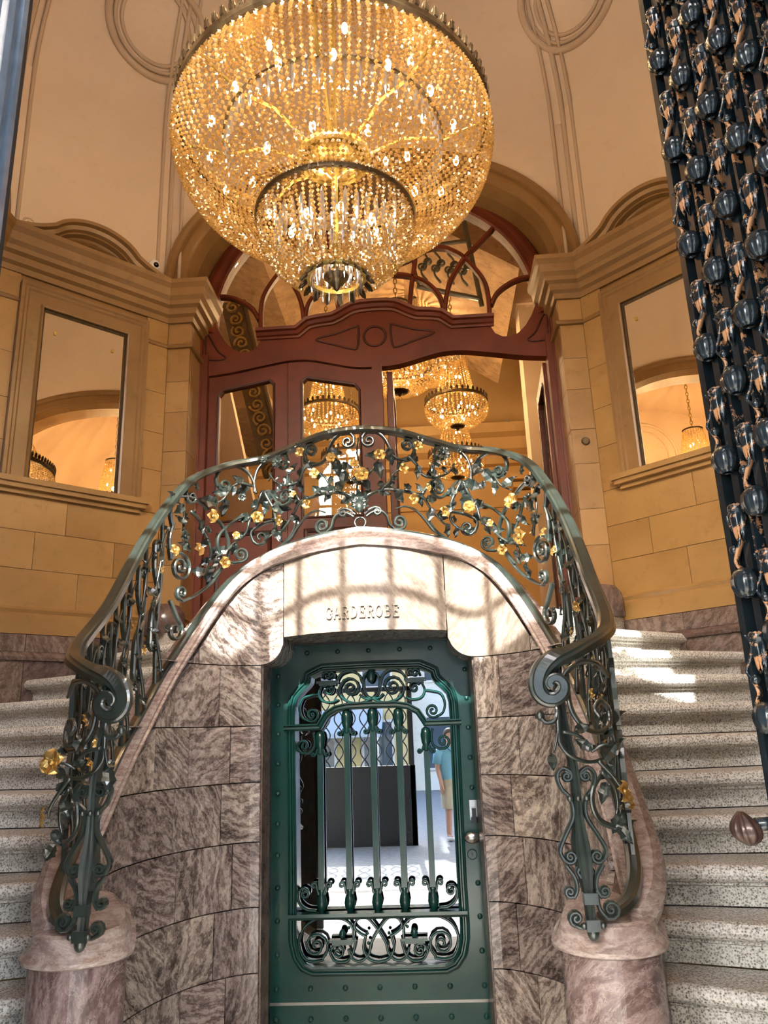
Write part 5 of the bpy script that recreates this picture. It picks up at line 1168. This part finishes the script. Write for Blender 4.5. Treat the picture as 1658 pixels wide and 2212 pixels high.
# repeated castings: ribbed ball, leaf cup, small bead; local axes x along the leaf, y out of it, z up
def cast(nm, mb):
    me = bpy.data.meshes.new(nm); me.from_pydata([tuple(map(float, p)) for p in mb.v], [], mb.f); me.update(); me.materials.append(MAT['iron_rusty' if nm in ('twisted_strap', 'leaf_cup') else 'iron_black']); me.polygons.foreach_set('use_smooth', [True] * len(me.polygons)); return me
b = MB(); rings = []
for i in range(1, 9):
    t = PI * i / 9; rr = .0235 * math.sin(t) ** .8
    rings.append([((rr * (1 + .10 * math.cos(8 * a))) * math.cos(a), (rr * (1 + .10 * math.cos(8 * a))) * math.sin(a), .028 * math.cos(t)) for a in np.linspace(0, 2 * PI, 24, endpoint=False)])
b.grid(rings, False, True, True); BALL = cast('ribbed_ball', b)
b = MB(); rings = []
for i, (r, z) in enumerate(((.012, .030), (.016, .026), (.016, .018), (.012, .014), (.014, .004), (.010, -.010), (.006, -.024))):
    rings.append([((r * (1 + (.18 * math.cos(6 * a) if i > 3 else 0))) * math.cos(a), r * math.sin(a), z - (.010 * (1 + math.cos(6 * a)) if i > 4 else 0)) for a in np.linspace(0, 2 * PI, 24, endpoint=False)])
b.grid(rings, False, True, True); CUP = cast('leaf_cup', b)
b = MB(); b.ball((0, 0, 0), .009, 8, 6); BEAD = cast('bead', b)
b = MB(); q = cm([(0, -.058), (.010, -.04), (.002, -.02), (-.010, 0), (.004, .02), (.012, .045), (0, .062)], 4)
b.bar([(x, .008, z) for x, z in q], .0055, .010, (0, 1, 0)); STRAND = cast('twisted_strap', b)
XL = np.array([-ld[0], -ld[1], 0]); YN = np.array([ln[0], ln[1], 0])
def LM(u, h, z, sx=1): 
    p = LP(u, h, z); return Matrix(((XL[0] * sx, YN[0], 0, p[0]), (XL[1] * sx, YN[1], 0, p[1]), (0, 0, 1, p[2]), (0, 0, 0, 1)))
PER = .235; NCOL = 12; pitch_ = .056
for c in range(NCOL):
    u = LLEN - .045 - pitch_ * c
    mb = MB(); mb.box(u - .0085, u + .0085, -.03, .004, 1.12, 3.4, lambda p: LP(*p)); mb.build('bar', 'iron_black', RD)
    mb = MB(); mb.box(u - pitch_ / 2 - .003, u - pitch_ / 2 + .003, -.03, .010, 1.12, 3.4, lambda p: LP(*p)); mb.build('thin_bar', 'iron_rusty', RD)
    z = 1.22 + (PER / 2 if c % 2 else 0) + .01 * ((c * 5) % 3)
    k = 0
    while z < 3.35:
        link('ribbed_ball', BALL, RD, LM(u, .018, z)); link('leaf_cup', CUP, RD, LM(u, .012, z + PER * .5))
        link('bead', BEAD, RD, LM(u + .022, .012, z + PER * .28)) if k % 1 == 0 else None
        link('twisted_strap', STRAND, RD, LM(u + pitch_ / 2 * (1 if k % 2 else .4), .004, z + PER * .35, 1 if k % 2 else -1))
        z += PER; k += 1
# knob on its stalk
kz = 1.285; p0 = LP(LLEN - .02, .01, kz)
mb = MB(); mb.tube([p0, (p0[0] - .045, p0[1] - .02, kz)], .011, 10, (0, 0, 1)); mb.build('knob_stalk', 'iron_black', RD, smooth=True)
mb = MB(); rings = []; kc = np.array((p0[0] - .062, p0[1] - .03, kz - .006))
for i in range(0, 10):
    t = i / 9; rr = .030 * math.sin(PI * (.06 + .90 * t)) ** .7 * (.55 + .45 * t); z = .028 - .052 * t
    rings.append([kc + np.array([rr * (1 + .09 * math.cos(9 * a)) * math.cos(a) - .010 * (1 - t), rr * (1 + .09 * math.cos(9 * a)) * math.sin(a), z]) for a in np.linspace(0, 2 * PI, 36, endpoint=False)])
mb.grid(rings, False, True, True); mb.build('door_knob', 'bronze_knob', RD, smooth=True)
# left leaf: only its meeting edge shows
LD_ = thing('door_7', 'open painted door leaf with bluish sky sheen in its colour at the left border', 'door', (-1.30, .28, 0), kind='structure')
HL, FLp = np.array([-1.30, .28]), np.array([-.635, 1.45]); dl = (FLp - HL) / np.linalg.norm(FLp - HL); nl = np.array([dl[1], -dl[0]]); LL2 = np.linalg.norm(FLp - HL)
def LQ(u, h, z): q = HL + dl * u + nl * h; return (q[0], q[1], z)
mb = MB(); mb.box(0, LL2 - .02, -.03, .0, .04, 3.42, lambda p: LQ(*p)); mb.build('door_panel', 'left_door_sheen', LD_)
mb = MB()
pf = [(0, -.035), (0, .02), (-.006, .028), (-.018, .03), (-.024, .02), (-.034, .02), (-.040, .034), (-.056, .034), (-.062, .012), (-.085, .012), (-.09, -.035)]
mb.grid([[LQ(LL2 + a, h, z) for a, h in pf] for z in (.04, 3.42)], False, True); mb.build('meeting_stile', 'left_door_sheen', LD_)
mb = MB(); mb.box(LL2 - .004, LL2 + .012, -.035, .012, .04, 3.42, lambda p: LQ(*p)); mb.build('edge_strip', 'panel_black', LD_)
for z0, z1 in ((.3, 1.0), (1.15, 2.4), (2.55, 3.3)):
    mb = MB(); mb.mould([np.array(p) for p in ((.15, z0), (.15, z1), (LL2 - .16, z1), (LL2 - .16, z0))], [(0, 0), (0, .018), (.02, .022), (.03, 0)], lambda u, v, h: LQ(u, h, v), closed=True); mb.build('panel_moulding', 'left_door_sheen', LD_)

# ================================================================ CEILING / WALL CAMERAS
def dome_cam(label, pos, nrm, r):
    t = thing('security_camera', label, 'camera', pos, group='dome cameras')
    n = Vector(nrm).normalized(); q = n.to_track_quat('Z', 'Y').to_matrix()
    def T(p): v = q @ Vector(p); return (pos[0] + v.x, pos[1] + v.y, pos[2] + v.z)
    mb = MB(); mb.lathe([(r, 0), (r, r * .25), (r * .9, r * .5), (r * .62, r * .72), (r * .3, r * .75)], 24); mb.map(T); mb.build('housing', 'white_plastic', t, smooth=True)
    mb = MB(); mb.ball((r * .08, 0, r * .62), r * .48, 16, 10); mb.map(T); mb.build('lens_dome', 'black_plastic', t, smooth=True)
p = DG(.135, .0, 4.875); dome_cam('white dome camera on the vault left of the arch, above the cornice', (-p[0], p[1], p[2]), (.7, -.7, -.15), .045)
dome_cam('small dome camera on the golden wall beyond the open mahogany doors', (1.79, 11.98, 6.35), (0, -1, 0), .05)
# round wall plate on the right pier
mb = MB(); mb.lathe([(.028, 0), (.028, .006), (.022, .012), (.001, .013)], 20); mb.map(lambda p: (1.435 + p[0], 4.998 - p[2], 3.33 + p[1])); tag(mb.build('wall_plate', 'bronze'), 'small round bronze plate on the right-hand stone pier', 'plate')
# dark rounded bollard at the head of the right flight
for s, nm in ((1, 'right'), (-1, 'left')):
    t = thing('corner_roll', f'dark rounded marble roll at the head of the {nm} flight', 'marble roll', (s * 1.45, 4.85, LAND), kind='structure')
    mb = MB(); mb.lathe([(.13, 0), (.13, .10), (.12, .15), (.09, .19), (.04, .205), (.001, .207)], 24, (s * 1.40, 4.88, LAND)); mb.build('roll_body', 'marble_plinth', t, smooth=True)

# ================================================================ STREET SIDE (seen in the door glass)
LT = thing('street_gate', 'black iron gate leaf with lattice top standing open in the street', 'gate', (-.76, -3.3, 0))
mb = MB(); mb.box(-1.55, .02, -3.33, -3.27, 0, 1.03); mb.build('solid_panel', 'panel_black', LT)
mb = MB()
for x in (-1.53, -.02): mb.box(x - .03, x + .03, -3.33, -3.27, 0, 2.1)
mb.box(-1.55, .02, -3.33, -3.27, 2.04, 2.1); mb.build('gate_frame', 'panel_black', LT)
for i in range(8):
    x = -1.40 + .18 * i; q = [(x + .06 * math.sin(z * 14), -3.30, z) for z in np.linspace(1.03, 2.04, 30)]
    mb = MB(); mb.tube(q, .010, 5, (0, 1, 0)); mb.build('lattice_bar', 'panel_black', LT)
    q = [(x - .06 * math.sin(z * 14), -3.30, z) for z in np.linspace(1.03, 2.04, 30)]
    mb = MB(); mb.tube(q, .010, 5, (0, 1, 0)); mb.build('lattice_bar', 'panel_black', LT)
def house(name, label, x0, x1, y, h, mat, nx, nz):
    t = thing(name, label, 'building', ((x0 + x1) / 2, y, 0), group='houses across the street')
    mb = MB(); mb.box(x0, x1, y - 3, y, 0, h); mb.build('wall', mat, t)
    for i in range(nx):
        for k in range(nz):
            xc = x0 + (x1 - x0) * (i + .5) / nx; z0 = .5 + (h - .6) * k / nz; z1 = z0 + (h - .6) / nz * .62
            w = (x1 - x0) / nx * .28
            mb = MB(); mb.box(xc - w, xc + w, y - .02, y + .05, z0, z1); f_ = mb.build('window', 'facade_pale', t)
            mb = MB(); mb.box(xc - w + .06, xc + w - .06, y + .03, y + .06, z0 + .06, z1 - .06); mb.build('window_pane', 'window_dark', f_)
    mb = MB(); mb.box(x0 - .1, x1 + .1, y - .1, y + .15, h, h + .2); mb.build('cornice', 'facade_pale', t)
house('town_house', 'yellow town house across the street, reflected in the door glass', -8, -.4, -13, 7.0, 'facade_yellow', 5, 3)
house('town_house', 'pale town house across the street, reflected in the door glass', -.3, 8, -13.5, 7.4, 'facade_pale', 5, 3)
AW = thing('awning', 'pale grey-blue shop awning under the yellow house across the street', 'awning', (-2.5, -12.6, 1.6))
mb = MB(); mb.poly([(-12.84, 2.1), (-12.0, 1.5), (-12.0, 1.4), (-12.84, 2.0)], lambda u, v, h: (h, u, v), -4.5, -1.0); mb.build('awning_cloth', 'blue_awning', AW)
for x in (-4.4, -1.1):
    mb = MB(); mb.tube([(x, -12.05, 1.45), (x, -12.05, 0.0)], .03, 8, (0, 1, 0)); mb.build('awning_pole', 'steel', AW)
# the passer-by
def person(px_, py):
    t = thing('person', 'person in blue shirt and beige shorts with black shoulder bag, reflected in the glass', 'person', (px_, py, 0))
    V = {'pel': (0, 0, .76), 'wai': (0, .005, .90), 'che': (0, .01, 1.08), 'nek': (0, 0, 1.25), 'hd0': (0, -.01, 1.31), 'hd1': (0, -.015, 1.40), 'hd2': (0, -.01, 1.47)}
    E = [('pel', 'wai'), ('wai', 'che'), ('che', 'nek'), ('nek', 'hd0'), ('hd0', 'hd1'), ('hd1', 'hd2')]; R_ = {'pel': (.13, .10), 'wai': (.115, .085), 'che': (.15, .10), 'nek': (.05, .05), 'hd0': (.055, .06), 'hd1': (.072, .085), 'hd2': (.05, .06)}
    for s, n in ((1, 'R'), (-1, 'L')):
        V.update({n + 'sh': (s * .165, .01, 1.19), n + 'el': (s * .20, .03, .97), n + 'wr': (s * .19, -.04, .78), n + 'ha': (s * .185, -.055, .70), n + 'hip': (s * .075, 0, .72), n + 'kn': (s * .085, -.015 - s * .02, .40), n + 'an': (s * .085, .02 - s * .03, .07), n + 'to': (s * .09, -.09 - s * .03, .03)})
        E += [('che', n + 'sh'), (n + 'sh', n + 'el'), (n + 'el', n + 'wr'), (n + 'wr', n + 'ha'), ('pel', n + 'hip'), (n + 'hip', n + 'kn'), (n + 'kn', n + 'an'), (n + 'an', n + 'to')]
        R_.update({n + 'sh': (.052, .052), n + 'el': (.038, .038), n + 'wr': (.025, .028), n + 'ha': (.030, .018), n + 'hip': (.075, .08), n + 'kn': (.052, .055), n + 'an': (.036, .04), n + 'to': (.035, .025)})
        for k, (dx, dz) in enumerate(((-.018, -.085), (-.006, -.095), (.006, -.09), (.018, -.08))):
            V[n + f'f{k}'] = (s * .185 + dx * .3, -.055 + dx, .70 + dz); E.append((n + 'ha', n + f'f{k}')); R_[n + f'f{k}'] = (.008, .008)
        V[n + 'th'] = (s * .17, -.095, .66); E.append((n + 'wr', n + 'th')); R_[n + 'th'] = (.009, .009)
    keys = list(V); me = bpy.data.meshes.new('body'); me.from_pydata([V[k] for k in keys], [(keys.index(a), keys.index(b)) for a, b in E], []); me.update(); me.materials.append(MAT['skin'])
    o = bpy.data.objects.new('body', me); COL.objects.link(o); o.parent = t
    sk = o.modifiers.new('skin', 'SKIN'); sk.use_smooth_shade = True; sub = o.modifiers.new('sub', 'SUBSURF'); sub.levels = 2; sub.render_levels = 2
    if not me.skin_vertices: me.attributes
    sv = me.skin_vertices[0].data
    for i, k in enumerate(keys): sv[i].radius = R_[k]; sv[i].use_root = (k == 'pel')
    def ob(mb, nm, mat, smooth=True):
        x = finish(nm, mb.v, mb.f, mat, None, smooth); x.parent = t; return x
    def ell(rows, n=20): return [[(cx + rx * math.cos(a), cy + ry * math.sin(a), z) for a in np.linspace(0, 2 * PI, n, endpoint=False)] for (cx, cy, z, rx, ry) in rows]
    mb = MB(); mb.grid(ell([(0, 0, .70, .165, .13), (0, 0, .85, .150, .118), (0, .005, 1.0, .165, .125), (0, .01, 1.13, .185, .130), (0, .01, 1.21, .165, .10), (0, 0, 1.25, .075, .07)]), False, True, False)
    for s in (-1, 1): mb.tube([(s * .14, .01, 1.20), (s * .185, .015, 1.14), (s * .205, .025, 1.02)], .072, 14, (0, 1, 0), radii=[1.0, 1.0, .95])
    ob(mb, 'shirt', 'cloth_blue')
    mb = MB(); mb.grid(ell([(0, 0, .84, .148, .118), (0, 0, .74, .165, .13), (0, 0, .66, .168, .13)]), False, True, False)
    for s in (-1, 1): mb.grid(ell([(s * .075, 0, .72, .09, .12), (s * .08, -.005, .58, .092, .115), (s * .085, -.012 - s * .012, .42, .095, .11)]), False, True, False)
    ob(mb, 'shorts', 'cloth_beige')
    mb = MB(); mb.ball((0, .008, 1.425), .088, 14, 10, (.92, 1.08, 1.0)); mb.v = [(x, y + (.014 if y < -.02 and z < 1.44 else 0) * 3, z) for x, y, z in mb.v]; ob(mb, 'hair', 'hair')
    for s in (-1, 1):
        mb = MB(); mb.ball((s * .09, -.035 - s * .03, .03), .05, 12, 8, (.9, 1.9, .62)); ob(mb, 'shoe', 'shoe_white')
    mb = MB(); mb.box(-.045, .045, -.13, .13, -.12, .12); mb.map(lambda p: (-.235 + p[0], -.02 + p[1], .80 + p[2])); ob(mb, 'shoulder_bag', 'leather_black', False)
    mb = MB(); mb.bar(cm([(-.225, -.10, .90), (-.12, -.145, 1.03), (.0, -.135, 1.14), (.09, -.09, 1.235), (.12, .0, 1.262), (.07, .11, 1.2), (-.1, .145, 1.03), (-.225, .08, .90)], 5), .006, .028, (.3, -1, .3)); ob(mb, 'bag_strap', 'leather_black', False)
    # a plain face
    mb = MB(); mb.ball((0, -.098, 1.375), .014, 8, 6, (.8, 1, 1.4)); ob(mb, 'nose', 'skin')
    for s in (-1, 1):
        mb = MB(); mb.ball((s * .028, -.085, 1.395), .009, 8, 6); ob(mb, 'eye', 'shoe_white'); mb = MB(); mb.ball((s * .078, .0, 1.385), .018, 8, 6, (.4, .8, 1.2)); ob(mb, 'ear', 'skin')
    t.rotation_euler = (0, 0, math.radians(155))
person(.52, -3.7)
